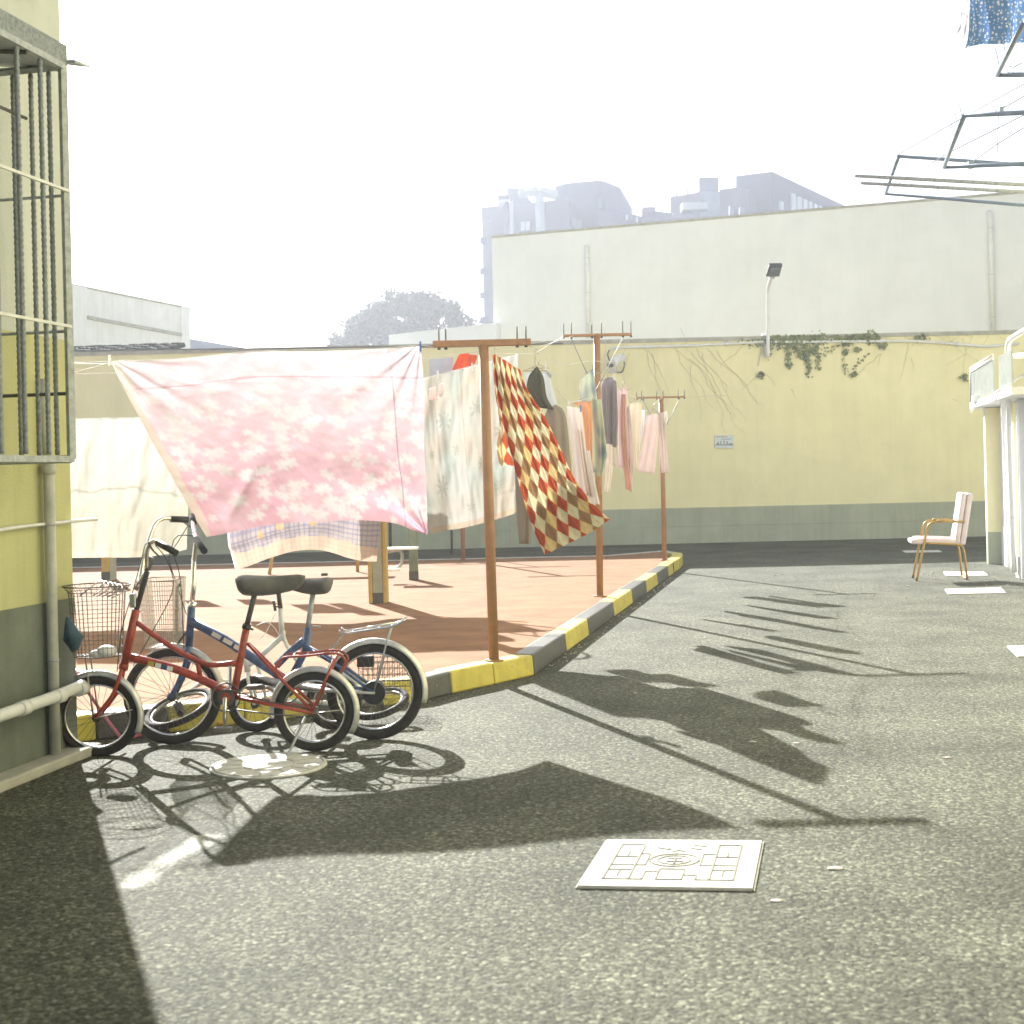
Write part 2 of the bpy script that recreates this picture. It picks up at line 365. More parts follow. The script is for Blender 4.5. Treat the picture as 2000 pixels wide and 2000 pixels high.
poly = [(p.x, p.y) for p in inner[:-1]] + [(inner[-1].x-.02, inner[-1].y), (gr(1316, 1099, KH).x, gr(1316, 1099, KH).y), (far[1].x, far[1].y-.05), (1.3, 19.18), (-9, 19.38), (-20, 19.4), (-20, kp[0].y+kw)]
MB().prism(poly, 0, KH-.006).build('rubber_surface', M['rubber'], kind='structure', label='orange rubber surface of the exercise island')

# worn white paint on the asphalt
mb = MB(); A = [gr(225, 1765), gr(300, 1705), gr(385, 1650), gr(470, 1603), gr(560, 1560)]
ctr = cr(A, 24); 
for i, p in enumerate(ctr):
    t = (ctr[min(i+1, 23)]-ctr[max(i-1, 0)]).normalized(); nr = Vector((-t.y, t.x, 0))
    e = min(1, i/3, (23-i)/6)
    for k in range(7):
        s_ = (k-3)/3; w = .10; c = e*(1-abs(s_)**2.2*.75)*(1 if i < 14 else .55)*.92
        mb.v.append(p+nr*s_*w+Vector((0, 0, .004))); mb.c.append((c, c, c))
for i in range(23):
    for k in range(6):
        a = i*7+k; mb.f.append((a, a+1, a+8, a+7)); mb.sm.append(False)
mb.build('road_marking', M['worn_paint'], kind='structure', label='worn white painted line on the asphalt')

# small litter along the kerb
def pebble(px, py, r, z=0):
    p = gr(px, py, z); m = MB().ball(p+Vector((0, 0, r*.4)), r, 7, 5, (1, .8, .55)); return m
mb = MB()
for i in range(70):
    t = random.random(); j = 9+int(t*7); p = kp[j].lerp(kp[j+1], random.random()); q = p+Vector((random.uniform(.01, .10), random.uniform(-.1, .02), .004))
    mb.ball(q, random.uniform(.004, .011), 6, 4, (1, .8, .6))
for i in range(60):
    q = Vector((random.uniform(3.2, 6), random.uniform(13.5, 17.5), .004)); mb.ball(q, random.uniform(.005, .018), 6, 4, (1, .8, .5))
for x, y, r_ in ((1470, 1449, .022), (1632, 1697, .03), (1555, 1452, .02), (1516, 1760, .02), (1240, 1354, .012), (1776, 1190, .02), (1850, 1480, .02)):
    mb.ball(gr(x, y)+Vector((0, 0, .002)), r_, 8, 4, (1, .7, .12))
mb.build('grit', M['pebble'], kind='stuff', label='loose pale grit and small stones on the asphalt')

# ------------------------------------------------------------------ perimeter wall
WY = 24.3; WT = 3.68
wall = empty('perimeter_wall', (2, WY, 0), 'long yellow boundary wall with grey lower band at the back of the yard', 'wall')
MB().prism([(-14, WY), (16, WY), (16, WY+.25), (-14, WY+.25)], .635, WT-.07).build('wall_body', M['yellow_wall'], wall)
MB().prism([(-14, WY-.012), (16, WY-.012), (16, WY+.26), (-14, WY+.26)], 0, .30).build('wall_base', M['grey_band'], wall)
MB().prism([(-14, WY-.008), (16, WY-.008), (16, WY+.26), (-14, WY+.26)], .303, .635).build('wall_band', M['grey_band'], wall)
MB().prism([(-14, WY-.03), (16, WY-.03), (16, WY+.28), (-14, WY+.28)], WT-.07, WT).build('coping', M['concrete'], wall)
def wp(px, py, off=.03): return pt(px, py, WY-off)

# conduit along the top of the wall
cd_ = empty('conduit', wp(1500, 668), 'white conduit pipe running along the top of the yellow wall', 'pipe')
MB().tube([wp(1193, 684, .06), wp(1194, 681, .06), wp(1200, 679, .06), wp(1350, 675, .06), wp(1490, 668, .06), wp(1640, 667, .06), wp(1785, 666, .06), wp(1860, 671, .06), wp(1928, 677, .06), wp(1990, 671, .06)], .022, 8).build('tube', M['white_wall'], cd_)
for x, y in ((1260, 677), (1420, 671), (1570, 667), (1720, 666), (1870, 672)):
    MB().box(wp(x, y, .04), (.035, .07, .075)).build('bracket', M['pvc'], cd_)
MB().tube([wp(-40, 690, .05), wp(300, 683, .05), wp(560, 680, .05), wp(840, 676, .05), wp(1100, 671, .05)], .012, 6).build('cable', M['rope_dark'], label='thin dark cable along the top left of the yellow wall', cat='cable')

# solar lamp on the wall
lamp = empty('street_lamp', wp(1500, 700), 'white wall lamp with a tilted solar panel head on a curved pole', 'lamp')
lp = [wp(1500, 697, .15), wp(1500, 640, .15), wp(1500, 585, .15), wp(1500.5, 565, .2), wp(1503, 553, .33), wp(1507, 543, .5)]
MB().tube(cr(lp, 20), .033, 10).build('pole', M['white_paint'], lamp)
h0 = wp(1512, 530, .75)
MB().hexa([wp(1495.7, 540.5, .55), wp(1522, 540.5, .55), wp(1528, 519.7, .95), wp(1502.4, 519.7, .95)],
          [wp(1495.7, 539.5, .53)+Vector((0, .03, .05)), wp(1522, 539.5, .53)+Vector((0, .03, .05)), wp(1528, 518.7, .93)+Vector((0, .03, .05)), wp(1502.4, 518.7, .93)+Vector((0, .03, .05))]).build('lamp_head', M['steel_dark'], lamp, bevel=.008)
MB().hexa([wp(1500.5, 537.5, .62)-Vector((0, 0, .012)), wp(1520, 537.5, .62)-Vector((0, 0, .012)), wp(1525, 521.5, .93)-Vector((0, 0, .012)), wp(1505, 521.5, .93)-Vector((0, 0, .012))],
          [wp(1500.5, 537.5, .62)+Vector((0, .01, 0)), wp(1520, 537.5, .62)+Vector((0, .01, 0)), wp(1525, 521.5, .93)+Vector((0, .01, 0)), wp(1505, 521.5, .93)+Vector((0, .01, 0))]).build('lamp_glass', M['solar'], lamp)
MB().box(wp(1507.5, 541, .5), (.09, .08, .05)).build('lamp_joint', M['steel'], lamp)
MB().box(wp(1496, 684, .06), (.05, .06, .2)).build('bracket', M['white_paint'], lamp)
MB().box(wp(1495, 654, .02), (.12, .12, .04)).build('bracket', M['white_paint'], lamp)
MB().tube([wp(1493, 655, .05), wp(1491, 668, .05), wp(1484, 700, .04), wp(1481, 715, .03)], .008, 6).build('lamp_cable', M['rope'], lamp)

# security camera
sc = empty('security_camera', wp(1204, 705), 'white security camera on the yellow wall with a black cable loop', 'camera')
c0, c1 = wp(1215, 699, .30), wp(1197, 709, .62)
MB().tube([c0.lerp(c1, t) for t in (-.1, 0, .5, 1, 1.05)], [.05, .075, .08, .075, .07], 12).build('camera_body', M['white_paint'], sc)
MB().box(wp(1191.5, 713, .66), (.11, .05, .075)).build('lens_hood', M['steel_dark'], sc, bevel=.01)
MB().tube([wp(1207, 703, .35), wp(1204, 722, .2), wp(1204, 726, .03)], .02, 8).build('bracket', M['white_paint'], sc)
MB().box(wp(1197, 724, .04), (.10, .07, .09)).build('junction_box', M['pvc'], sc, bevel=.01)
MB().tube(cr([wp(1219, 704, .15), wp(1219, 716, .1), wp(1214, 727, .06), wp(1203, 727, .05)], 14), .011, 6).build('cable', M['black'], sc)
MB().tube(cr([wp(1190, 684, .06), wp(1187, 692, .06), wp(1190, 703, .08), wp(1194, 708, .3)], 14), .011, 6).build('cable', M['black'], sc)

# notice board on the wall
sg = empty('notice_board', wp(1414, 862), 'small pale blue notice with a printed skyline on the yellow wall', 'sign')
def wq(x0, y0, x1, y1, o0, o1, name, m):
    a, b, c, d = wp(x0, y1, o0), wp(x1, y1, o0), wp(x1, y0, o0), wp(x0, y0, o0); e = Vector((0, -(o1-o0), 0))
    MB().hexa([a+e, b+e, c+e, d+e], [a, b, c, d]).build(name, m, sg)
wq(1396, 850, 1432, 875, .01, .03, 'plate', M['sign'])
for x0, y0, x1, y1, m in ((1399, 852, 1402, 854, 'sign_ink'), (1404, 852, 1407, 854, 'sign_orange'), (1409, 852, 1412, 854, 'sign_ink'), (1413, 852, 1416, 854, 'sign_orange'), (1417, 852, 1420.5, 854, 'sign_orange'),
                       (1409, 857, 1428, 858.2, 'sign_ink'), (1407, 861, 1409, 868, 'sign_ink'), (1413, 860, 1415, 868, 'sign_ink'), (1418.7, 862, 1421, 868, 'sign_ink'), (1423, 866, 1431, 868, 'sign_ink'), (1400, 864, 1404, 868, 'sign_ink'), (1396.5, 868, 1431.5, 870, 'sign_ink')):
    wq(x0, y0, x1, y1, .0305, .033, 'print', M[m])

# ivy
ivy = empty('ivy', wp(1600, 665), 'ivy hanging over the yellow wall with green leaves and bare runners', 'ivy')
st = MB(); lf = MB(); lfd = MB()
def leaf(m, p, r):
    a = random.uniform(0, 6.28); n = Vector((random.uniform(-.5, .5), -1, random.uniform(-.3, .7))).normalized(); e1 = n.orthogonal().normalized(); e2 = n.cross(e1)
    e1, e2 = e1*math.cos(a)+e2*math.sin(a), e2*math.cos(a)-e1*math.sin(a)
    m.add([p-e1*r, p-e2*r*.7+e1*r*.1, p+e1*r, p+e2*r*.7+e1*r*.1], [(0, 1, 2, 3)])
def runner(x, y, dx, dy, n, leafy=0, r=.006, wob=5, until=1.0, m=None):
    P = []; px, py = x, y; ph = random.uniform(0, 6)
    for i in range(n):
        P.append(wp(px, py, .012)); px += dx+random.uniform(-wob, wob)*.5+math.sin(i*.7+ph)*wob*.35; py += dy*random.uniform(.7, 1.2)
        if leafy and i/n < until:
            for k in range(leafy):
                if random.random() < .8: leaf(m or lf, wp(px+random.gauss(0, 3.0), py+random.gauss(0, 3.5), random.uniform(.02, .07)), random.uniform(.014, .034))
    st.tube(P, [.5*r*(1-.7*i/n) for i in range(n)], 4, cap=False)
    return P
for i in range(900):
    u = random.random(); x = 1500+u*210+random.gauss(0, 5)
    dens = .5+.5*math.sin(x*.045+1)*math.sin(x*.11); 
    if random.random() < dens+.15: leaf(lf if random.random() < .8 else lfd, wp(x, 656+abs(random.gauss(0, 5.5))-(x-1500)*.012, random.uniform(-.05, .09)), random.uniform(.018, .036))
for i in range(380):
    x = 1535+random.gauss(0, 34); leaf(lf, wp(x, 662+abs(random.gauss(0, 7)), random.uniform(.02, .09)), random.uniform(.018, .036))
for cx, cy, s_, k in ((1700, 660, 14, 150), (1724, 672, 8, 90), (1655, 668, 12, 80), (1600, 664, 12, 90), (1675, 683, 5, 45), (1586, 684, 8, 50), (1800, 660, 12, 40), (1486, 733, 6, 45), (1668, 731, 5, 40), (1883, 737, 6, 45), (1652, 688, 5, 30)):
    for i in range(k): leaf(lf if random.random() < .75 else lfd, wp(cx+random.gauss(0, s_*.6), cy+random.gauss(0, s_*.45), random.uniform(.02, .08)), random.uniform(.016, .034))
for x, y, dx, dy, n, lv in ((1532, 670, 1, 6, 9, 9), (1545, 676, 4.5, 4, 8, 7), (1580, 685, .2, 6.2, 9, 8), (1596, 672, .6, 6, 9, 6), (1655, 680, -.3, 6, 8, 4), (1570, 672, .5, 5, 6, 6), (1500, 662, -.5, 6, 6, 8), (1700, 688, -4, 5, 8, 3), (1640, 672, -4, 3, 7, 3), (1555, 668, .5, 5, 6, 8)):
    runner(x, y, dx, dy, n, lv, .006, 3)
for x, y, dx, dy, n in ((1350, 690, 5, 10, 15), (1360, 680, 6, 9, 18), (1372, 690, 3, 11, 16), (1350, 710, 3, 10, 12), (1345, 700, 6, 8, 20), (1380, 680, 8, 9, 16), (1400, 684, 8, 9, 14), (1265, 684, 2, 9, 11), (1262, 684, 4, 9, 14), (1273, 690, 3, 10, 12), (1310, 670, 6, 10, 16), (1320, 680, 7, 8, 18),
                    (1450, 676, -6, 8, 7), (1482, 735, -5, 5, 6), (1486, 725, 5, 6, 6), (1775, 668, -2, 9, 11), (1720, 690, -6, 7, 7), (1722, 690, 2, 8, 4), (1900, 650, -2, 8, 12), (1880, 660, 4, 7, 8), (1890, 690, -8, 5, 6), (1870, 660, -6, 5, 7), (1930, 655, -6, 6, 7), (1850, 655, 6, 6, 9), (1905, 700, 3, 5, 5), (1690, 720, -5, 5, 6), (1780, 700, 4, 5, 6),
                    (1410, 745, 4, 4, 7), (1330, 640, 5, 9, 9), (1545, 760, 1, 7, 4), (1860, 780, 6, 2, 4), (1760, 655, 4, 4, 6), (1800, 655, -4, 5, 6), (1830, 655, 5, 3, 8), (1670, 655, -8, 4, 5), (1230, 690, -2, 9, 9)):
    runner(x, y, dx, dy, n, 0, .0065, 7)
for i in range(40): runner(random.uniform(1500, 1960), random.uniform(650, 664), random.uniform(-7, 7), random.uniform(1, 4), 7, 0, .004, 5)
st.build('stem', M['twig'], ivy, kind='stuff'); lf.build('leaves', M['ivy'], ivy, kind='stuff'); lfd.build('leaves', M['ivy_dry'], ivy, kind='stuff')

# ------------------------------------------------------------------ pale building behind the wall
gb = empty('building', (0, 35, 0), 'large windowless pale grey building behind the yellow wall', 'building')
VB = Vector((-2.863, 1, 0)).normalized(); NB = Vector((.33, .944, 0)).normalized()
B0 = pt(960, 465, 35.6); B0.z = 0; B1 = B0 - VB*17
MB().prism([(B0.x, B0.y), (B1.x, B1.y), ((B1+NB*9).x, (B1+NB*9).y), ((B0+NB*9).x, (B0+NB*9).y)], 0, 7.5).build('wall', M['pale_wall'], gb)
c_ = [B0-NB*.03-VB*-.03, B1-NB*.03, B1+NB*.2, B0+NB*.2+VB*.03]
MB().prism([(p.x, p.y) for p in c_], 7.5, 7.56).build('parapet_cap', M['concrete'], gb)
A0 = pt(759, 654, 37.6); A1 = pt(970, 643, 35.2); 
MB().prism([(A0.x, A0.y), (A1.x, A1.y), (A1.x+1.5, A1.y+5), (A0.x+1.5, A0.y+5)], 0, A0.z).build('annex_building', M['pale_wall'], label='low pale grey annex beside the large grey building', cat='building')
def onb(px, py, off=.08):   # point on the face of the pale building
    d = pt(px, py, 1)-Vector((0, 0, CAM_H)); nn = NB; k = (B0-NB*off-Vector((0, 0, CAM_H))).dot(nn)/d.dot(nn)
    return Vector((0, 0, CAM_H))+d*k
for top, bot, lab in (((1146, 483), (1148, 660), 'white downpipe on the pale grey building above the clothes posts'), ((1934, 417), (1936, 655), 'white downpipe at the right end of the pale grey building')):
    e = empty('drain_pipe', onb(*bot), lab, 'pipe', 'white downpipes on the pale building')
    a, b = onb(*top), onb(*bot); b.x = a.x; b.y = a.y
    MB().tube([a+Vector((0, .08, .02)), a+Vector((0, .02, .01)), a, b], .06, 10).build('tube', M['white_paint'], e)
    for t in (.12, .5, .85): MB().torus(a.lerp(b, t), (0, 0, 1), .06, .012, 14, 6).build('pipe_clamp', M['pvc'], e)

# ------------------------------------------------------------------ far towers
def zY(px, py, Z):   # distance at which the sight line reaches height Z
    d = fw + rt*((px-1000)/F) - up*((py-HY)/F); k = (Z-CAM_H)/d.z; return Vector((d.x*k, d.y*k, 0))
def tpoly(pts, Z): return [zY(x, y, Z) for x, y in pts]
def block(name, pts, Z, m, par, back=8, z0=0):
    P = tpoly(pts, Z); Q = [p+Vector((.2*back, back, 0)) for p in (P[-1], P[0])]
    ys = [p.y for p in P]
    MB().prism([(p.x, p.y) for p in P]+[(Q[0].x, Q[0].y), (Q[1].x, Q[1].y)], z0, Z).build(name, m, par)
    return P
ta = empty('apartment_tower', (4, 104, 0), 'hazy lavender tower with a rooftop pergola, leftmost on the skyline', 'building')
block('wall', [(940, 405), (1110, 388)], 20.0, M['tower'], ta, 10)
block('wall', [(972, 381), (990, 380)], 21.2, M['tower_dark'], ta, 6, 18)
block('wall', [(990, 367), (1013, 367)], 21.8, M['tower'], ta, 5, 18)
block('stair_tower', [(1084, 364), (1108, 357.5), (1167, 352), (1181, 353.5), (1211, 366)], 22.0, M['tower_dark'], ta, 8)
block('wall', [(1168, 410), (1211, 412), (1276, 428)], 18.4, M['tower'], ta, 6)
def beam(p, q, w, name, m, par): MB().tube([p, q], w, 4).build(name, m, par)
beam(pt(1013, 378, 93.5), pt(1052, 373, 93.5), .35, 'pergola_beam', M['window_pale'], ta); beam(pt(1052, 373, 93.5), pt(1088, 382, 93.5), .35, 'pergola_beam', M['window_pale'], ta)
beam(pt(1053, 373, 93.5), pt(1056, 460, 93.5), .32, 'pergola_post', M['window_pale'], ta); beam(pt(996, 393, 93.5), pt(998, 470, 93.5), .22, 'pergola_post', M['window_pale'], ta); beam(pt(990, 395, 93.5), pt(992, 470, 93.5), .3, 'pergola_post', M['tower'], ta)
beam(pt(975, 397, 93.5), pt(997, 395, 93.5), .25, 'pergola_beam', M['window_pale'], ta)
def win(x0, y0, x1, y1, Y, par, m='window_pale'):
    a, b, c, d = pt(x0, y1, Y), pt(x1, y1, Y), pt(x1, y0, Y), pt(x0, y0, Y); e = Vector((0, .4, 0))
    f = MB().hexa([a, b, c, d], [a+e, b+e, c+e, d+e]).build('window', M['tower'], par)
    k = Vector((0, -.03, 0)); w = (b-a)*.08; h = (d-a)*.1; mid = (a+b)/2; mu = (c+d)/2
    for p, q, r_, s_ in ((a+w+h, mid-w*.5+h, mu-w*.5-h, d+w-h), (mid+w*.5+h, b-w+h, c-w-h, mu+w*.5-h)):
        MB().hexa([p+k, q+k, r_+k, s_+k], [p, q, r_, s_]).build('pane', M[m], f)
for x0, y0, x1, y1 in ((1015, 430, 1036, 452), (1104, 420, 1109, 447), (1117, 427, 1124, 448), (1127, 428, 1136, 449), (1171, 383, 1175, 408), (1173, 432, 1178, 446)): win(x0, y0, x1, y1, 94.0 if x0 < 1170 else 95, ta, 'window_pale' if x0 < 1100 else 'glass')
for x0 in (1225, 1245): win(x0, 418+(x0-1225)*.2, x0+8, 428+(x0-1225)*.2, 79, ta, 'glass')
for x0 in (948, 1045, 1066): win(x0, 422, x0+12, 436, 94.0, ta, 'glass')
for y in (470, 530, 577, 625): MB().box(pt(951, y, 95.4), (1.0, .3, .45)).build('balcony_band', M['tower_dark'], ta)
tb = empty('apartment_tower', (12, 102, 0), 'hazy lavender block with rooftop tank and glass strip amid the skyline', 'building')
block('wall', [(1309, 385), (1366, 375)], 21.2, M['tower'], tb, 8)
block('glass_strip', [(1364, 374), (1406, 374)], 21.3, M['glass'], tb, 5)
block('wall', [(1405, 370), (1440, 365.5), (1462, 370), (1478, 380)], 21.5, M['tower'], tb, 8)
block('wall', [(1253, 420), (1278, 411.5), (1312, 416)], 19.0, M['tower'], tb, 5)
MB().box(pt(1382, 363, 105), (1.5, 1.5, 1.0)).build('roof_tank', M['tower_dark'], tb)
for x in (1369, 1396): beam(pt(x, 366, 105), pt(x, 376, 105), .1, 'tank_leg', M['tower_dark'], tb)
MB().box(pt(1355, 405, 93), (1.7, 1.2, .5)).build('balcony', M['window_pale'], tb)
for x0, y0, x1, y1 in ((1335, 400, 1350, 412), (1425, 402, 1434, 420), (1445, 404, 1455, 420)): win(x0, y0, x1, y1, 92.5, tb, 'glass')
for x, y0, y1 in ((1316, 364, 384), (1321, 370, 384), (1343, 368, 379)): beam(pt(x, y0, 100), pt(x, y1, 100), .06, 'antenna', M['tower_dark'], tb)
MB().box(pt(1267, 416, 96), (.9, .9, .7)).build('roof_tank', M['tower'], tb)
for x in (1292, 1300, 1308): beam(pt(x, 418, 95), pt(x, 432, 95), .08, 'railing_post', M['window_pale'], tb)
beam(pt(1288, 421, 95), pt(1314, 419, 95), .08, 'railing', M['window_pale'], tb)
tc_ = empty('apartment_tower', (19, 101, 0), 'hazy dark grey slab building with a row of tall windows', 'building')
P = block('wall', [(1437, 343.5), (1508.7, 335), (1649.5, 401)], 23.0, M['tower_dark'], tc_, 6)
a, b = P[1], P[2]; nr = Vector(((b-a).y, -(b-a).x, 0)).normalized()
for px0, px1, y0, y1 in ((1547, 1554.5, 377, 412), (1558, 1566, 383, 412), (1570, 1577, 388, 412), (1581, 1587, 392, 412), (1591, 1597, 397, 411), (1601, 1606, 401, 410), (1525, 1531, 392, 404)):
    def onf(px, py):
        d = pt(px, py, 1)-Vector((0, 0, CAM_H)); o = Vector((0, 0, CAM_H)); k = (a+nr*.15-o).dot(nr)/d.dot(nr); return o+d*k
    q = [onf(px0, y1+6), onf(px1, y1+6), onf(px1, y0+3), onf(px0, y0)]; f = MB().hexa(q, [v-nr*.3 for v in q]).build('window', M['window_pale'], tc_)

# ------------------------------------------------------------------ far tree
def tree(px0, px1, ptop, pbase, Y):
    base = pt((px0+px1)/2, pbase, Y); base.z = 0; wpx = (px1-px0)/F*Y; top = pt((px0+px1)/2, ptop, Y).z
    t = empty('tree', base, 'large round-crowned tree far behind the wall, pale in the haze', 'tree')
    bz = pt(790, 690, Y).z
    br = MB(); br.tube([base, base+Vector((.1, 0, bz*.5)), base+Vector((0, 0, bz-.6))], [.45, .35, .3], 8)
    crown = MB()
    blobs = []
    for a in range(24):
        th = math.pi*(.02+.96*(a/23)); rr = random.uniform(.80, .92)
        bx = math.cos(th)*wpx*.5*rr; bz2 = bz-.3+math.sin(th)*(top-bz)*rr*.92; blobs.append((bx, random.uniform(-1.5, 1.5), bz2, random.uniform(.75, 1.15)))
    for a in range(34):
        th = math.pi*random.uniform(.03, .97); rr = random.uniform(.3, .78)
        blobs.append((math.cos(th)*wpx*.5*rr, random.uniform(-2, 2), bz+math.sin(th)*(top-bz)*rr, random.uniform(.6, 1.0)))
    blobs += [(-wpx*.52, 0, bz-.1, .8), (wpx*.45, 0, bz-.2, .9), (-wpx*.42, .5, bz+.4, .8), (-wpx*.3, .5, bz-.2, .9)]
    for bx, by, bz2, r in blobs:
        c = base+Vector((bx, by, bz2-base.z))
        br.tube(cr([base+Vector((0, 0, bz-.8)), base+Vector((bx*.45, by*.4, bz-.4+(bz2-bz)*.35)), c], 7), [.16, .13, .11, .09, .07, .05, .03], 5)
        for k in range(380):
            v = Vector((random.gauss(0, 1), random.gauss(0, 1), random.gauss(0, 1))).normalized()*r*random.uniform(.45, 1.08); v.z *= .7
            s_ = random.uniform(.09, .18); e1 = Vector((random.gauss(0, 1), random.gauss(0, 1), random.gauss(0, 1))).normalized(); e2 = e1.orthogonal().normalized()*.6
            crown.add([c+v-e1*s_, c+v-e2*s_, c+v+e1*s_, c+v+e2*s_], [(0, 1, 2, 3)])
    br.build('trunk', M['bark'], t); crown.build('crown', M['leaf'], t, kind='stuff')
tree(648, 946, 549, 700, 90)

# ------------------------------------------------------------------ white building far left, tiled roof, slope
wb = empty('building', (-9, 33, 0), 'weathered white building with a plain parapet at the far left behind the wall', 'building')
Zb = pt(139.5, 554, 30).z
W0, W1 = zY(110, 548, Zb), zY(369, 600, Zb)
DW = (W1-W0).normalized(); NW = Vector((DW.y, -DW.x, 0))
MB().prism([(p.x, p.y) for p in (W0, W1, W1-NW*6, W0-NW*6)], 0, Zb-.05).build('wall', M['white_wall'], wb)
MB().prism([(p.x, p.y) for p in (W0+NW*.03, W1+NW*.03+DW*.03, W1-NW*.25, W0-NW*.25)], Zb-.05, Zb).build('parapet_cap', M['concrete'], wb)
def onw(px, py, off=0):
    o = Vector((0, 0, CAM_H)); d = pt(px, py, 1)-o; k = (W0+NW*off-o).dot(NW)/d.dot(NW); return o+d*k
a, b = onw(168, 617), onw(351, 651)
MB().hexa([a+Vector((0, 0, -.07)), b+Vector((0, 0, -.07)), b, a], [v+NW*.07 for v in (a+Vector((0, 0, -.07)), b+Vector((0, 0, -.07)), b, a)]).build('ledge', M['concrete'], wb)
a, b = onw(167, 562), onw(167, 690); MB().hexa([a, b, b+DW*-.9, a+DW*-.9], [v+NW*.04 for v in (a, b, b+DW*-.9, a+DW*-.9)]).build('pilaster', M['white_wall'], wb)
a, b = onw(352, 597), onw(352, 690); e = onw(369, 600)-a; MB().hexa([a, a+e, b+e, b], [v+NW*.04 for v in (a, a+e, b+e, b)]).build('pilaster', M['white_wall'], wb)
# corrugated tile roof in front of it
rf = empty('outbuilding', (-7.5, 26, 0), 'low outbuilding with a dark corrugated roof just behind the wall at the left', 'building')
R0, R1 = pt(110, 675, 26.8), pt(362, 666, 26.8); zr = (R0.z+R1.z)/2
MB().hexa([Vector((R0.x, 26.8, R0.z-.12)), Vector((R1.x, 26.8, R1.z-.12)), Vector((R1.x-.2, 24.75, R1.z-.5)), Vector((R0.x, 24.75, R0.z-.5))], [Vector((R0.x, 26.8, R0.z-.06)), Vector((R1.x, 26.8, R1.z-.06)), Vector((R1.x-.2, 24.75, R1.z-.44)), Vector((R0.x, 24.75, R0.z-.44))]).build('roof', M['roof_tile'], rf)
tl = MB()
for i in range(33):
    t = (i+.5)/33; p = R0.lerp(R1, t); dz = random.uniform(-.012, .012)
    for k in range(5):
        f0, f1 = k/5, (k+1)/5; tl.tube([Vector((p.x-.2*t*f0, 26.8-2.05*f0, p.z-.05-.40*f0+dz)), Vector((p.x-.2*t*f1, 26.8-2.05*f1, p.z-.035-.40*f1+dz))], [.032, .042], 6)
tl.build('roof_tiles', M['roof_tile'], rf, kind='stuff')
MB().prism([(R0.x, 25.0), (R1.x-.1, 25.0), (R1.x-.1, 26.7), (R0.x, 26.7)], 0, zr-.55).build('wall', M['white_wall'], rf)
fr = MB(); a, b = pt(350, 659, 60), pt(480, 681, 60)
fr.prism([(a.x-6, 60), (b.x, 60), (b.x, 66), (a.x-6, 66)], 0, b.z).build('far_house', M['roof_blue'], label='far house with a blue grey sloping roof beyond the white building', cat='house')
hh = bpy.data.objects['far_house']; c = pt(350, 659, 60); 
q = [pt(330, 654, 60), pt(476, 681, 60)]; 
rfm = MB().hexa([Vector((q[0].x, 60, b.z+.02)), Vector((q[1].x, 60, b.z+.02)), Vector((q[1].x, 66, b.z+.02)), Vector((q[0].x, 66, b.z+.02))], [Vector((q[0].x, 60, q[0].z)), Vector((q[1].x, 60, b.z+.05)), Vector((q[1].x, 66, b.z+.05)), Vector((q[0].x, 66, q[0].z))])
rfm.build('roof', M['roof_blue'], hh)
# long overhead cable
mb = MB(); a, b = pt(371, 655, 34), pt(939, 478, 99); P = []
for i in range(30):
    t = i/29; p = a.lerp(b, t); p = pt(371+568*t, 655-177*t+14*math.sin(math.pi*t), 34+18*t); P.append(p)
mb.tube(P, .012, 4); mb.build('cable', M['rope_dark'], label='thin overhead cable climbing from the white building towards the tower', cat='cable')

# ------------------------------------------------------------------ left building with barred window
C1 = gr(150, 1470); DL = Vector((.219, 1, 0)).normalized(); ML = Vector((1, -.219, 0)).normalized()
def LB(a, o, z): return C1-DL*a+ML*o+Vector((0, 0, z))
def lprism(a0, a1, o0, o1, z0, z1, name, m, par, **k):
    q = [LB(a0, o0, 0), LB(a0, o1, 0), LB(a1, o1, 0), LB(a1, o0, 0)]
    return MB().prism([(p.x, p.y) for p in q], z0, z1).build(name, m, par, **k)
lb = empty('house', C1, 'near building at the left with yellow wall, grey base and a barred window', 'building')
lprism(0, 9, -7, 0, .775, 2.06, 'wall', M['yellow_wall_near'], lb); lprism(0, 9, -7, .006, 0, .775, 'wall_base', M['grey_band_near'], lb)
lprism(0, 9, -7, .0, 2.06, 6.5, 'upper_wall', M['upper_wall'], lb)  # grey above the canopy; below it, glare over the yellow wall is painted in
lprism(-.02, 8, .006, .13, 0, .05, 'plinth', M['concrete'], lb, bevel=.01)
# window behind the bars, mostly left of the picture
wf = lprism(1.55, 2.9, -.02, .02, 1.6, 3.1, 'window', M['white_paint'], lb); lprism(1.61, 2.2, .02, .024, 1.66, 3.04, 'pane', M['dark_window'], wf); lprism(2.25, 2.84, .02, .024, 1.66, 3.04, 'pane', M['dark_window'], wf)
cg = empty('window_cage', LB(1.5, .15, 1.45), 'grey steel cage of ribbed bars over the window of the yellow building', 'cage')
A0, A1, OC, ZB, ZT = .615, 3.0, .37, 1.455, 3.22
def bar(p, q, w, name='bar', m='steel', n=4): MB().tube([p, q], w, n).build(name, M[m], cg)
for o in (0.01, OC): bar(LB(A0, o, ZB), LB(A0, o, ZT), .021, 'frame')
bar(LB(A1, OC, ZB), LB(A1, OC, ZT), .016, 'frame')
bar(LB(A0, OC, ZB), LB(A1, OC, ZB), .020, 'frame', 'steel'); bar(LB(A0, 0, ZB), LB(A0, OC, ZB), .018, 'frame'); bar(LB(A0, OC, ZT), LB(A1, OC, ZT), .02, 'frame'); bar(LB(A0, 0, ZT), LB(A0, OC, ZT), .018, 'frame')
def rebar(a, o):
    n = 120; P = [LB(a, o, ZB+.02+(ZT-ZB-.04)*i/n) for i in range(n+1)]
    MB().tube(P, [.0125 if i % 2 else .0095 for i in range(n+1)], 6).build('bar', M['rebar'], cg)
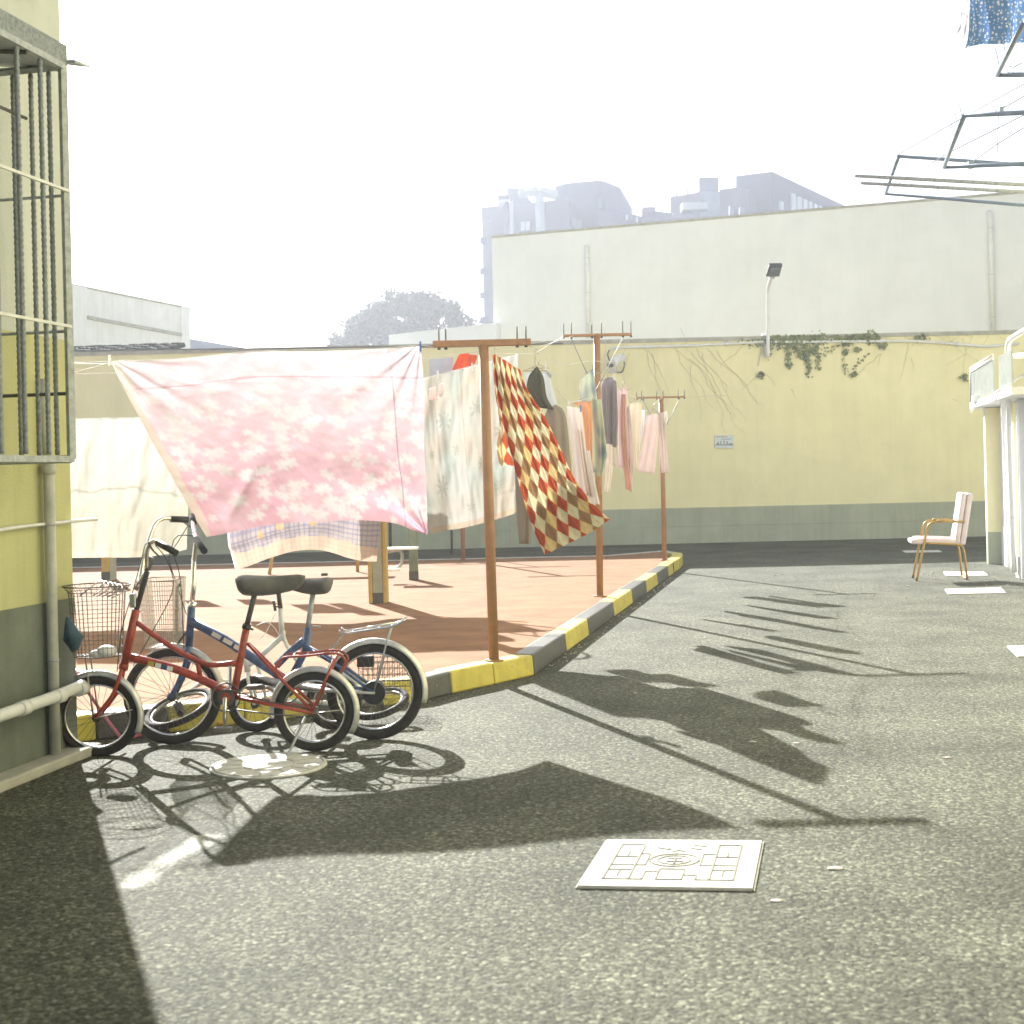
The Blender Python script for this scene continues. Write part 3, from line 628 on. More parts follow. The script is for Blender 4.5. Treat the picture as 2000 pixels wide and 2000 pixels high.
for a in (.80, .98, 1.16, 1.34, 1.52, 1.66, 1.8, 1.95, 2.1, 2.25, 2.4, 2.55, 2.7, 2.85): rebar(a, OC)
for o in (.12, .21, .30): rebar(A0, o)
for z in (2.05, 2.66): bar(LB(A0, OC+.012, z), LB(A1, OC+.012, z), .009, 'rail', 'pvc'); bar(LB(A0, 0, z-.02), LB(A0, OC, z-.02), .007, 'rail', 'steel')
bar(LB(A0, OC*.5, 3.0), LB(A1, OC*.5, 3.0), .008, 'rail', 'steel_dark')
for z in (1.75,): bar(LB(A0, 0, z), LB(A0, OC, z), .008, 'rail', 'steel_dark')
cn = MB().hexa([LB(.56, -.0, 3.27), LB(3.2, -.0, 3.27), LB(3.2, .36, 3.21), LB(.56, .36, 3.21)], [LB(.56, -.0, 3.31), LB(3.2, -.0, 3.31), LB(3.2, .36, 3.25), LB(.56, .36, 3.25)]); cn.build('canopy', M['steel'], cg)
MB().hexa([LB(.56, .34, 3.24), LB(3.2, .34, 3.24), LB(3.2, .362, 3.24), LB(.56, .362, 3.24)], [LB(.56, .34, 3.33), LB(3.2, .34, 3.33), LB(3.2, .362, 3.33), LB(.56, .362, 3.33)]).build('fascia', M['rebar'], cg)
MB().hexa([LB(.52, .30, 3.27), LB(.56, .30, 3.255), LB(.56, .40, 3.25), LB(.46, .42, 3.255)], [LB(.52, .30, 3.28), LB(.56, .30, 3.27), LB(.56, .40, 3.265), LB(.46, .42, 3.262)]).build('canopy_corner', M['steel'], cg)
for a in (.9, 1.4, 1.9, 2.4): bar(LB(a, 0, 3.24), LB(a, OC, 3.2), .01, 'rail', 'steel_dark')
# pipes of the left building
dp = empty('drain_pipe', LB(.25, .05, 0), 'grey vertical drain pipe with a collar at the corner of the yellow building', 'pipe')
MB().tube([LB(.27, .045, .05), LB(.27, .045, 1.40)], .026, 14).build('tube', M['pvc_dirty'], dp)
MB().tube([LB(.27, .045, 1.39), LB(.27, .045, 1.405), LB(.27, .045, 1.42), LB(.27, .045, 1.44)], [.027, .035, .036, .031], 14).build('collar', M['pvc_dirty'], dp)
MB().tube([LB(.27, .045, 1.43), LB(.27, .03, 1.6), LB(.27, .03, 1.85)], .022, 12).build('tube', M['pvc_dirty'], dp)
for z in (.5, 1.15): MB().torus(LB(.27, .045, z), (0, 0, 1), .027, .004, 16, 6).build('pipe_clamp', M['steel'], dp)
hp = empty('water_pipe', LB(0, .1, .35), 'thick white pipe running low along the wall behind the red wheel', 'pipe')
MB().tube([LB(5, .12, .28), LB(.9, .12, .335), LB(.4, .12, .345), LB(.06, .11, .36), LB(.0, .1, .362), LB(-.06, .05, .37), LB(-.1, -.05, .375), LB(-.12, -.3, .38)], .029, 14).build('tube', M['pvc'], hp)
for a in (.32, .62, .12): MB().tube([LB(a, .12, .346-.012*a), LB(a+.06, .12, .346-.012*(a+.06))], .034, 14).build('coupling', M['pvc'], hp)
MB().tube(cr([LB(4, .03, 1.22), LB(1.2, .03, 1.165), LB(.8, .035, 1.14), LB(.5, .03, 1.15), LB(.0, .03, 1.158), LB(-.16, .05, 1.16)], 30), .009, 8).build('water_pipe', M['pvc'], label='thin white pipe sticking out past the corner of the yellow building', cat='pipe')

# ------------------------------------------------------------------ right building (low wing) and tall one out of the picture
C2 = gr(1931, 1102)
def RB(a, o, z): return C2-DL*a-ML*o+Vector((0, 0, z))
def rprism(a0, a1, o0, o1, z0, z1, name, m, par, **k):
    q = [RB(a0, o0, 0), RB(a0, o1, 0), RB(a1, o1, 0), RB(a1, o0, 0)]
    return MB().prism([(p.x, p.y) for p in q], z0, z1).build(name, m, par, **k)
rb = empty('building', C2, 'low white building at the right edge with a ribbed grey roof parapet', 'building')
rprism(-.5, 3.1, -3, -.17, .5, 2.04, 'wall', M['white_wall'], rb); rprism(-.5, 3.1, -3, -.164, 0, .5, 'wall_base', M['pale_wall'], rb)
rprism(0, -.16, -.17, 0, .42, 2.04, 'pier', M['yellow_wall'], rb); rprism(-.003, -.163, -.17, .003, 0, .42, 'pier_base', M['grey_band'], rb)
rprism(0, -.155, 0, .004, .42, 2.04, 'pier_sunlit_face', M['white_wall'], rb)  # thin white skin paints the sun's brightness on the yellow pier's left side
rprism(1.6, 1.5, -.17, -.12, 0, 2.04, 'pier', M['yellow_wall'], rb)
rprism(2.35, 2.2, -.17, -.07, 0, 2.04, 'pier', M['white_wall'], rb)
rprism(-.55, 3.3, -3, .13, 2.05, 2.135, 'roof_slab', M['white_wall'], rb, bevel=.006)
rprism(.05, .25, -.05, .17, 2.10, 2.2, 'slab_block', M['white_wall'], rb)
def ribbed(a0, a1, name, o=.10):
    vs = []; fs = []; n = int(abs(a1-a0)/.0125)
    for i in range(n+1):
        a = a0+(a1-a0)*i/n; d = (.006 if i % 4 < 2 else -.006)
        vs += [RB(a, o+d, 2.17), RB(a, o+d, 2.545), RB(a, o-.012, 2.545), RB(a, o-.012, 2.17)]
    for i in range(n):
        k = i*4; fs += [(k, k+4, k+5, k+1), (k+1, k+5, k+6, k+2), (k+2, k+6, k+7, k+3), (k+3, k+7, k+4, k)]
    fs += [(0, 1, 2, 3), (4*n+3, 4*n+2, 4*n+1, 4*n)]
    MB().add(vs, fs).build(name, M['ribbed'], rb)
ribbed(-.5, 1.7, 'ribbed_panel'); ribbed(2.2, 3.2, 'ribbed_panel')
for z in (2.555, 2.60): MB().tube([RB(-.54, .11, z), RB(1.75, .11, z)], .014, 6).build('top_rail', M['white_paint'], rb)
MB().tube([RB(-.53, .11, 2.14), RB(-.53, .11, 2.6)], .014, 6).build('rail_post', M['steel'], rb)
pb = empty('drain_pipe', gr(1981, 1118), 'tall thick white downpipe bending up out of the picture at the right edge', 'pipe', 'white downpipes at the right edge')
MB().tube(cr([pt(1981, 1118, 15.6), pt(1973, 900, 15.6), pt(1969, 760, 15.6), pt(1968, 690, 15.6), pt(1970, 668, 15.5), pt(1985, 655, 15.2), pt(2030, 630, 14.6)], 40), .031, 12).build('tube', M['white_paint'], pb)
for x, y in ((1968.3, 700), (1971, 830), (1977, 1010)): MB().torus(pt(x, y, 15.6), (0, 0, 1), .031, .006, 14, 6).build('pipe_clamp', M['pvc'], pb)
pb2 = empty('drain_pipe', gr(1974, 1115), 'shorter white downpipe with an elbow behind the tall one at the right edge', 'pipe', 'white downpipes at the right edge')
MB().tube(cr([pt(1973, 1114, 16.0), pt(1965, 900, 16.0), pt(1959, 780, 16.0), pt(1957, 712, 16.0), pt(1960, 700, 16), pt(1968, 697, 15.9), pt(2010, 693, 15.4)], 40), .032, 12).build('tube', M['white_paint'], pb2)
for x, y in ((1957.3, 722), (1970, 1000)): MB().torus(pt(x, y, 16), (0, 0, 1), .032, .006, 14, 6).build('pipe_clamp', M['pvc'], pb2)
MB().tube([pt(2020, 718, 14.2), pt(1960, 757, 15.2), pt(1904, 793, 16.6), pt(1899, 800, 16.7), pt(1896, 806, 16.7)], .012, 6).build('pole', M['white_paint'], label='thin pale pole sloping down across the right edge pipes', cat='pole')
MB().prism([(p.x, p.y) for p in (RB(3.35, -.75, 0), RB(18, -.75, 0), RB(18, -8, 0), RB(3.35, -8, 0))], 0, 8).build('apartment_building', M['yellow_wall'], label='tall yellow apartment block standing just beyond the right edge behind the drying racks', cat='building')
def box_at(px, py, z0, sx, sy, sz, name, m, **k): p = gr(px, py); return MB().box(p+Vector((0, 0, z0+sz/2)), (sx, sy, sz)).build(name, M[m], **k)
box_at(1998, 1128, 0, .12, .12, .25, 'bollard', 'white_paint', label='short white stub post at the foot of the right wall', cat='post')

# ------------------------------------------------------------------ drying racks above right
def rack(name, lab, cn_, cf, armn, armf, w=.016, pins=6, **k):
    e = empty(name, cf, lab, 'rack', 'drying racks on the right facade')
    def ext(a, b): return a+(b-a)*1.9
    MB().tube([ext(cn_, armn), cn_], w, 8).build('arm', M['rack_blue'], e); MB().tube([ext(cf, armf), cf], w, 8).build('arm', M['rack_blue'], e)
    MB().tube([cn_, cf], w, 8).build('end_bar', M['rack_blue'], e)
    for i in range(pins):
        p = cn_.lerp(cf, (i+.5)/pins); MB().tube([p, p+Vector((-.02, 0, .11)), p+Vector((-.03, 0, .14))], .003, 4).build('hook', M['rack_blue'], e)
    return e
rack('drying_rack', 'lowest drying rack at the upper right, carrying two long poles', pt(1756, 305, 12.63), pt(1729.4, 378, 14.36), pt(2000, 322, 12.3), pt(2000, 401, 13.8), .017)
rack('drying_rack', 'middle drying rack at the upper right with a pulley on its upper arm', pt(1884, 225, 10.2), pt(1843.6, 326, 11.96), pt(2000, 220, 9.95), pt(2000, 320, 11.6), .019)
rack('drying_rack', 'topmost drying rack at the right edge just below the blue cloth', pt(2000, 44, 8.07), pt(1947, 146, 9.1), pt(2060, 40, 7.95), pt(2000, 146, 9.0), .017, 4)
def polebar(a, b, lab): MB().tube([a, a+(b-a)*1.8], .019, 8).build('laundry_pole', M['steel'], label=lab, cat='pole', group='long poles lying on the drying rack')
polebar(pt(1670, 343, 13.3), pt(2000, 361, 12.9), 'upper of the two long poles lying across the lowest rack'); polebar(pt(1681.6, 357, 13.9), pt(2000, 375, 13.5), 'lower of the two long poles lying across the lowest rack')
for P, lab in (([pt(1755, 301, 12.63), pt(1884, 228, 12), pt(2040, 142, 11)], 'thin stay wire above the lowest drying rack'), ([pt(1732, 374, 14.3), pt(1850, 300, 12), pt(2040, 205, 11)], 'thin stay wire crossing behind the middle drying rack'), ([pt(1898, 317, 11.9), pt(1950, 280, 11.5), pt(2040, 225, 11)], 'thin stay wire from the lower arm of the middle rack'), ([pt(1962, 210, 10.1), pt(2040, 165, 9.6)], 'thin stay wire from the pulley of the middle rack')):
    MB().tube(P, .004, 4).build('wire', M['rope_dark'], label=lab, cat='wire')
pu = empty('pulley', pt(1952, 218, 10.05), 'small ring and clamp on the upper arm of the middle rack', 'clamp')
MB().torus(pt(1949, 213, 10.05), (0, 1, 0), .02, .003, 18, 6).build('ring', M['steel'], pu); MB().box(pt(1955, 216, 10.05), (.03, .03, .05)).build('clamp', M['rack_blue'], pu); MB().tube([pt(1955, 214, 10.05), pt(1962, 207, 10.05)], .006, 6).build('lever', M['rack_blue'], pu)
MB().tube([pt(1950, 222, 10.05), pt(1949, 262, 10.05), pt(1948, 298, 10.05)], .0025, 4).build('cord', M['rope_dark'], pu)
pu = empty('pulley', pt(1895, 320, 11.9), 'small clamp on the lower arm of the middle rack', 'clamp')
MB().box(pt(1896, 322, 11.85), (.05, .04, .06)).build('clamp', M['rack_blue'], pu); MB().tube([pt(1896, 320, 11.85), pt(1903, 313, 11.85)], .007, 6).build('lever', M['rack_blue'], pu); MB().tube([pt(1896, 326, 11.85), pt(1893, 348, 11.85)], .0025, 4).build('cord', M['rope_dark'], pu)
pu = empty('pulley', pt(1974, 140, 9.05), 'ring hanging on the topmost rack at the right edge', 'clamp')
MB().torus(pt(1974, 136, 9.02), (0, 1, 0), .022, .003, 18, 6).build('ring', M['steel'], pu); MB().tube([pt(1980, 131, 9.02), pt(1996, 123, 9.02)], .004, 5).build('lever', M['rack_blue'], pu)

# ------------------------------------------------------------------ clothes line posts
def tpost(px, py, xt, ytop, xl, xr, yl, yr, r, lab, pins, strut, th=.022, pinh=.1):
    base = gr(px, py, KH-.006); Y = base.y; tp = pt(xt, ytop, Y); top = tp.z
    e = empty('clothes_post', base, lab, 'post', 'orange T shaped clothes posts on the kerb')
    MB().tube([base, tp], r, 14).build('post', M['orange_post'], e)
    MB().tube([base, base+Vector((0, 0, .012))], r*1.9, 14).build('foot_plate', M['orange_post'], e)
    a, b = pt(xl, yl, Y+.02), pt(xr, yr, Y-.02)
    a.z = b.z = (a.z+b.z)/2
    MB().box((a+b)/2, ((b-a).length, .05, th*2)).build('cross_arm', M['orange_post'], e, bevel=.004)
    for x in pins:
        p = a.lerp(b, x); MB().tube([p+Vector((0, 0, -.03)), p+Vector((0, 0, pinh))], .0055, 5).build('pin', M['steel_dark'] if th < .02 else M['wire'], e)
        MB().tube([p+Vector((0, 0, -th-.002)), p+Vector((0, 0, -th-.014))], .012, 6).build('nut', M['steel_dark'], e)
    if strut:
        for x in (.10, .9):
            p = a.lerp(b, x); MB().tube([p, Vector((base.x, Y-.03, p.z-strut))], .0045, 5).build('strut', M['rebar'], e)
    return a, b
T1 = tpost(965, 1291, 944, 672, 846, 1037, 672, 668, .033, 'nearest orange T post on the kerb beside the checked towel', (.06, .13, .86, .95), 0, .021)
T2 = tpost(1172, 1165, 1165.5, 652, 1100, 1234, 655, 654, .033, 'middle orange T post on the kerb, the tallest, with six pins', (.01, .12, .42, .56, .87, .99), .55, .013, .13)
T3 = tpost(1298, 1095, 1291, 775, 1243, 1338, 776, 776, .031, 'farthest orange T post at the tip of the island', (.01, .11, .42, .55, .86, .99), .5, .011, .10)
# posts of the second row behind the sheets
def simple_post(px, py, ytop, r, lab, m='orange_post', square=False):
    base = gr(px, py, KH-.006); e = empty('clothes_post', base, lab, 'post'); top = pt(px, ytop, base.y).z
    if square: MB().box(base+Vector((0, 0, top/2)), (r*2, r*2, top)).build('post', M[m], e)
    else: MB().tube([base, Vector((base.x, base.y, top))], r, 10).build('post', M[m], e)
    MB().box(Vector((base.x, base.y, top)), (.8, .05, .03)).build('cross_arm', M[m], e)
    return Vector((base.x, base.y, top))
S1 = simple_post(905, 1094, 815, .032, 'orange post at the far edge of the island below the palm sheet')
S2 = simple_post(883, 1082, 830, .02, 'thin dark post near the back wall behind the palm sheet', 'steel_dark')
S3 = simple_post(763, 1078, 830, .025, 'thin dark brown post near the back wall beside the grey exercise post', 'steel_dark')

# ------------------------------------------------------------------ exercise equipment
def gym(px, py, z1, wx, wy, m1, m2, lab, extra=None):
    b = gr(px, py, KH-.006); e = empty('exercise_post', b, lab, 'equipment')
    MB().box(b+Vector((0, 0, z1/2)), (wx, wy, z1)).build('post', M[m1], e, bevel=.006)
    if m2:
        for s_ in (-1, 1): MB().box(b+Vector((s_*(wx/2+.02), .0, z1/2)), (.04, wy*1.15, z1)).build('side_panel', M[m2], e, bevel=.01)
    MB().box(b+Vector((0, 0, .05)), (wx*1.04, wy*1.04, .1)).build('rusty_foot', M['steel_dark'], e)
    return b, e
b, e = gym(740, 1177, 1.9, .10, .14, 'gym_grey', 'gym_yellow', 'exercise machine post with grey front and yellow sides below the pink sheet')
MB().box(b+Vector((-.01, -.074, .86)), (.06, .004, .07)).build('label_plate', M['white_paint'], e)
# unseen wheels and arms added behind the sheet for their shadows on the island
for dx, dz in ((.45, 1.55), (-.45, 1.55)):
    c = b+Vector((dx, 0, dz)); MB().torus(c, (.2, 1, 0), .26, .016, 30, 6).build('wheel', M['gym_yellow'], e)
    for k in range(3): a = k*2.09; MB().tube([c, c+Vector((math.cos(a)*.26, 0, math.sin(a)*.26))], .012, 6).build('spoke', M['gym_grey'], e)
MB().tube([b+Vector((-.5, 0, 1.55)), b+Vector((.5, 0, 1.55))], .025, 8).build('axle', M['gym_grey'], e)
for s_ in (0, 1): MB().tube([b+Vector((.02, 0, .75)), b+Vector((.35, -.1, .95)), b+Vector((.6, -.1+s_*.2, 1.25))], .016, 8).build('handle', M['gym_yellow'], e)
b2, e2 = gym(808.5, 1132, .68, .10, .10, 'gym_green', None, 'dark green exercise post with a white seat bar on the island')
MB().box(b2+Vector((-.02, 0, .69)), (.16, .12, .02)).build('cap', M['gym_green'], e2)
MB().box(pt(786, 1071, 15.3), (.36, .28, .022)).build('seat', M['white_paint'], e2, bevel=.008)
MB().tube(cr([pt(757, 1078, 15.3), pt(782, 1076, 15.3), pt(785, 1095, 15.3), pt(778, 1108, 15.3), pt(757, 1112, 15.3)], 16), .018, 8).build('seat_support', M['gym_grey'], e2)
MB().box(pt(768, 1113, 15.2), (.14, .1, .03)).build('pedal', M['white_paint'], e2)
b3, e3 = gym(209, 1132, 1.1, .10, .12, 'gym_yellow', None, 'yellow exercise post with grey side left of the red handlebar')
MB().box(b3+Vector((.075, .01, .55)), (.05, .12, 1.1)).build('side_panel', M['gym_grey'], e3); MB().ball(b3+Vector((0, -.065, .3)), .02).build('bolt', M['clip_white'], e3)
b4 = gr(526, 1122, KH-.006); e4 = empty('exercise_bench', b4, 'yellow bent tube leg of an exercise bench below the checked blanket', 'equipment')
MB().tube(cr([b4, b4+Vector((.06, 0, .3)), b4+Vector((.14, 0, .55)), b4+Vector((.5, 0, .6)), b4+Vector((1.0, .1, .6))], 18), .022, 8).build('leg', M['gym_yellow'], e4)
MB().box(b4+Vector((.7, .1, .64)), (1.1, .3, .03)).build('board', M['gym_green'], e4); MB().tube([b4+Vector((1.1, .1, 0)), b4+Vector((1.1, .1, .62))], .022, 8).build('leg', M['gym_yellow'], e4)

# ------------------------------------------------------------------ laundry
def hsh(x, y=0): return noise.noise(Vector((x*1.7+3.1, y*1.3+7.7, 2.2)))
def sheet(name, top, bottom, left, right, nx, ny, colf, m, wr=.02, folds=(0, 0), parent=None, ph=0, extra=None, **k):
    """hanging cloth: edge curves given as (px,py,Y) on the survey, surface between them waves in depth"""
    T = cr([pt(*p) for p in top], nx); B = cr([pt(*p) for p in bottom], nx); L = cr([pt(*p) for p in left], ny); Rr = cr([pt(*p) for p in right], ny)
    w = (T[0]-T[-1]).length; w = max(w, (B[0]-B[-1]).length); h = (L[0]-L[-1]).length
    mb = MB(); c00, c10, c01, c11 = T[0], T[-1], B[0], B[-1]
    for j in range(ny):
        v = j/(ny-1)
        for i in range(nx):
            u = i/(nx-1)
            p = T[i]*(1-v)+B[i]*v + L[j]*(1-u)+Rr[j]*u - (c00*(1-u)*(1-v)+c10*u*(1-v)+c01*(1-u)*v+c11*u*v)
            d = wr*(.55*math.sin(u*9+v*2.2+ph)+.9*hsh(u*5+ph, v*3)+.5*hsh(u*12+ph, v*6+4))
            if folds[0]: d += folds[1]*math.sin(u*folds[0]*6.283+ph+hsh(u*3, v*2)*1.6)*(1-.55*v)*min(1, v*6+.3)
            if extra: d += extra(u, v)
            p = p+Vector((0, d, 0)); mb.v.append(p); mb.c.append(colf(u, v, u*w, v*h))
    for j in range(ny-1):
        for i in range(nx-1):
            a = j*nx+i; mb.f.append((a, a+1, a+nx+1, a+nx)); mb.sm.append(True)
    return mb.build(name, M[m], parent, **k)
def mix(a, b, t): t = max(0, min(1, t)); return tuple(x*(1-t)+y*t for x, y in zip(a, b))
def clip(p, m, par=None, lab=None, grp='clothes pegs on the lines'):
    e = MB().hexa([p+Vector((-.006, -.012, -.035)), p+Vector((.006, -.012, -.035)), p+Vector((.006, .012, -.035)), p+Vector((-.006, .012, -.035))], [p+Vector((-.006, -.004, .03)), p+Vector((.006, -.004, .03)), p+Vector((.006, .004, .03)), p+Vector((-.006, .004, .03))])
    return e.build('clothes_peg', M[m], par)
# --- pink flower sheet
rs = random.Random(5)
FL = [(rs.uniform(0, 2.3), rs.uniform(.15, 1.45), rs.uniform(.04, .08), rs.uniform(0, 6.28)) for _ in range(240)]
FL += [(rs.uniform(.5, 2.0), rs.uniform(1.2, 1.38), rs.uniform(.07, .11), rs.uniform(0, 6.28)) for _ in range(8)]
cell = {}
for f in FL:
    for i in range(int((f[0]-.13)/.2), int((f[0]+.13)/.2)+1):
        for j in range(int((f[1]-.13)/.2), int((f[1]+.13)/.2)+1): cell.setdefault((i, j), []).append(f)
def pink(u, v, x, y):
    base = mix((.86, .71, .78), (.86, .53, .64), v*1.25-.1); base = mix(base, (.85, .73, .78), max(0, hsh(x*1.5, y*1.5))*.8)
    if v < .17: base = mix(base, (.80, .68, .74), .6)
    a = 0
    for fx, fy, r, th in cell.get((int(x/.2), int(y/.2)), ()):
        dx, dy = x-fx, y-fy; d = math.hypot(dx, dy)
        if d < r*1.15:
            an = math.atan2(dy, dx)+th; pr = r*(.62+.38*abs(math.cos(an*2.5))); a = max(a, min(1, (pr-d)/(r*.45)))
    c = mix(base, (.86, .81, .84), a*(.95 if v > .17 else .35))
    if v < .012: c = (.85, .8, .8)
    if abs(u-.885) < .004 and v > .15: c = mix(c, (.45, .32, .4), .5)
    if abs(v-.172+.02*math.sin(u*3)) < .006: c = mix(c, (.6, .3, .38), .45)
    if u < .035+.03*hsh(0, v*5): c = mix(c, (.82, .74, .62), .75)
    return c
pk_top = [(216, 706, 8.2), (228, 704, 8.22), (285, 703, 8.26), (345, 701, 8.3), (420, 692, 8.35), (490, 686, 8.4), (560, 686, 8.46), (640, 685, 8.53), (740, 681, 8.62), (822, 676, 8.71)]
pk_bot = [(402, 1049, 7.45), (440, 1042, 7.5), (500, 1030, 7.55), (560, 1021, 7.62), (640, 1018, 7.72), (700, 1016, 7.8), (770, 1022, 7.9), (808, 1036, 7.96), (835, 1044, 8.0)]
def pkf(u, v):
    d = 0
    for cx, a0, n_ in ((1.0, 0, 16), (0.0, 1, 13)):
        dx, dy = abs(u-cx)*1.7, v+.02; rr = math.hypot(dx, dy); an = math.atan2(dy, dx)
        d += .017*math.sin(an*n_+a0+hsh(an*3, cx)*2)*math.exp(-rr*2.6)*min(1, rr*8)
    dx, dy = u-.22+.0*v, v-.80; q = (dx*.62+dy*.78*.55); d += .022*math.exp(-(q/.018)**2)*math.exp(-((dx*.8-dy*.6)/.16)**2)
    dx, dy = (1-u)*1.5, 1-v; d += .03*math.sin(math.atan2(dy, dx)*9)*math.exp(-math.hypot(dx, dy)*3.5)
    if u > .885: d -= .006
    d += .0016*hsh(u*40, v*26)+.003*hsh(u*14+5, v*18)
    if v < .17: d += .006*hsh(u*20, v*9+3)
    return d
ps = sheet('bed_sheet', pk_top, pk_bot, [(216, 706, 8.2), (236, 750, 8.12), (290, 850, 7.9), (345, 950, 7.68), (402, 1049, 7.45)], [(822, 676, 8.71), (828, 760, 8.6), (829, 880, 8.35), (833, 960, 8.15), (835, 1044, 8.0)],
      300, 190, pink, 'cloth_sheet', .017, extra=pkf, label='large pink sheet with pale flowers pegged in front of the others', cat='sheet')
# --- cream sheet at the far left
def cream(u, v, x, y):
    c = mix((.60, .60, .54), (.58, .57, .47), v); c = mix(c, (.46, .45, .35), max(0, hsh(x*9, y*1.2))*.25)
    if v > .955: c = mix(c, (.80, .72, .55), .5)
    return c
sheet('bed_sheet', [(100, 820, 12), (200, 817, 12), (300, 815, 12), (372, 812, 12)], [(100, 1090, 12), (200, 1089, 11.95), (262, 1089, 11.9), (320, 1083, 11.9), (365, 1073, 11.95)], [(100, 820, 12), (100, 950, 12), (100, 1090, 12)], [(372, 812, 12), (370, 950, 12.1), (365, 1073, 11.95)],
      110, 80, cream, 'cloth_sheet', .03, (5, .012), ph=1, label='plain cream sheet hanging behind the pink one at the left', cat='sheet')
# --- plaid blanket with yellow flowers
FY = [(rs.uniform(0, 1.4), rs.uniform(.5, 1.2), rs.uniform(.04, .08)) for _ in range(26)]
def plaid(u, v, x, y):
    c = (.42, .38, .38)
    if (x % .045) < .012: c = mix(c, (.22, .21, .32), .6)
    if (y % .05) < .013: c = mix(c, (.22, .21, .32), .6)
    for fx, fy, r in FY:
        if math.hypot(x-fx, y-fy) < r*(.75+.4*hsh(x*30, y*30)): c = mix(c, (.60, .44, .18), .7)
    if v > .90+.03*hsh(u*6): c = mix(c, (.74, .50, .30), .5)
    if u < .015: c = (.8, .78, .74)
    return c
sheet('blanket', [(450, 800, 12.3), (600, 799, 12.3), (757, 797, 12.3)], [(461, 1113, 12.2), (490, 1104, 12.2), (530, 1089, 12.15), (580, 1076, 12.1), (630, 1075, 12.1), (680, 1089, 12.15), (710, 1096, 12.2), (735, 1097, 12.2)], [(440, 800, 12.3), (444, 1035, 12.25), (452, 1080, 12.2), (461, 1113, 12.2)], [(757, 797, 12.3), (750, 950, 12.3), (735, 1097, 12.2)],
      190, 150, plaid, 'cloth_dense', .03, (3, .015), ph=2, label='purple checked blanket with yellow flowers showing below the pink sheet', cat='blanket')
# --- palm sheet
PL = [(.30, .30, .085), (.62, .27, .08), (.22, .72, .08), (.66, .62, .06), (.40, .50, .05), (.85, .45, .07), (.15, .50, .04), (.5, .88, .06), (.82, .80, .06)]
def palm(u, v, x, y):
    c = mix((.70, .72, .68), (.74, .66, .56), .5+1.2*hsh(x*2.5, y*3.5)); c = mix(c, (.50, .60, .54), max(0, hsh(x*3+9, y*2))*1.3)
    for fx, fy, r in PL:
        dx, dy = (u-fx)*1.15, (v-fy)*1.25; d = math.hypot(dx, dy)
        if d < r*1.3:
            an = math.atan2(dy, dx); pr = r*(.35+.85*abs(math.cos(an*4+fx*9))**1.5)
            if d < pr*(.8+.5*hsh(x*22, y*22)): c = mix(c, (.34, .40, .33), .42)
    if abs(u-.47-.04*v) < .006: c = mix(c, (.5, .46, .42), .5)
    if v > .965: c = mix(c, (.7, .5, .3), .5)
    if v < .012: c = (.85, .85, .82)
    return c
sheet('bed_sheet', [(800, 745, 10.9), (828, 738, 10.86), (880, 726, 10.8), (935, 711, 10.7), (1012, 690, 10.6)], [(842, 1043, 10.75), (870, 1036, 10.72), (905, 1031, 10.7), (950, 1020, 10.65), (1005, 1003, 10.6)], [(800, 745, 10.9), (815, 900, 10.85), (842, 1043, 10.75)], [(1012, 690, 10.6), (1010, 850, 10.6), (1005, 1003, 10.6)],
      130, 150, palm, 'cloth_palm', .03, (2, .02), ph=.6, label='pale beige sheet with green palm leaves behind the nearest post', cat='sheet')
# --- towel with red and cream diamonds
def diam(u, v, x, y):
    X = u*9.0*(.55+.45*v); Y_ = v*17.5
    X = (u-.5)*11.0; a = int(math.floor((X+Y_)/2)); b = int(math.floor((Y_-X)/2)); fa = (X+Y_)/2-a; fb = (Y_-X)/2-b
    if (a+b) % 2 == 0:
        c = (.72, .68, .46) if (a % 3) else (.72, .54, .22)
        if abs(fa-.5) < .12 and abs(fb-.5) < .12: c = mix(c, (.4, .35, .2), .4)
        if abs(fa-.5) < .05 or abs(fb-.5) < .05: c = mix(c, (.68, .64, .5), .5)
    else:
        c = (.46, .085, .03) if (a+2*b) % 3 else (.32, .19, .085)
    return c
tw = sheet('towel', [(962, 694, 9.3), (966, 692, 9.31), (975, 697, 9.34), (990, 706, 9.38), (1004, 716, 9.42), (1016, 722, 9.46)], [(1064, 1084, 8.97), (1075, 1078, 8.97), (1100, 1066, 8.98), (1130, 1052, 9.0), (1160, 1036, 9.0), (1191, 1014, 9.0)],
      [(962, 694, 9.3), (966, 740, 9.28), (976, 800, 9.24), (996, 880, 9.18), (1018, 960, 9.08), (1040, 1030, 9.02), (1064, 1084, 8.97)], [(1016, 722, 9.46), (1030, 760, 9.42), (1062, 810, 9.32), (1092, 870, 9.22), (1120, 930, 9.12), (1155, 980, 9.05), (1191, 1014, 9.0)],
      170, 200, diam, 'cloth_dense', .012, (6, .042), ph=.3, label='blowing towel with red, brown and cream diamonds beside the nearest post', cat='towel')
sheet('side_fold', [(962, 694, 9.34), (963, 694, 9.35), (966, 694, 9.36)], [(974, 903, 9.3), (982, 912, 9.3), (990, 908, 9.28), (1008, 912, 9.25)], [(962, 694, 9.34), (966, 760, 9.36), (972, 800, 9.36), (976, 835, 9.34), (970, 870, 9.33), (974, 903, 9.3)], [(966, 694, 9.36), (980, 780, 9.3), (996, 860, 9.27), (1008, 912, 9.25)],
      40, 110, lambda u, v, x, y: diam(u*.3+.2, v*.6, x, y), 'cloth_dense', .008, (1.5, .012), parent=tw)
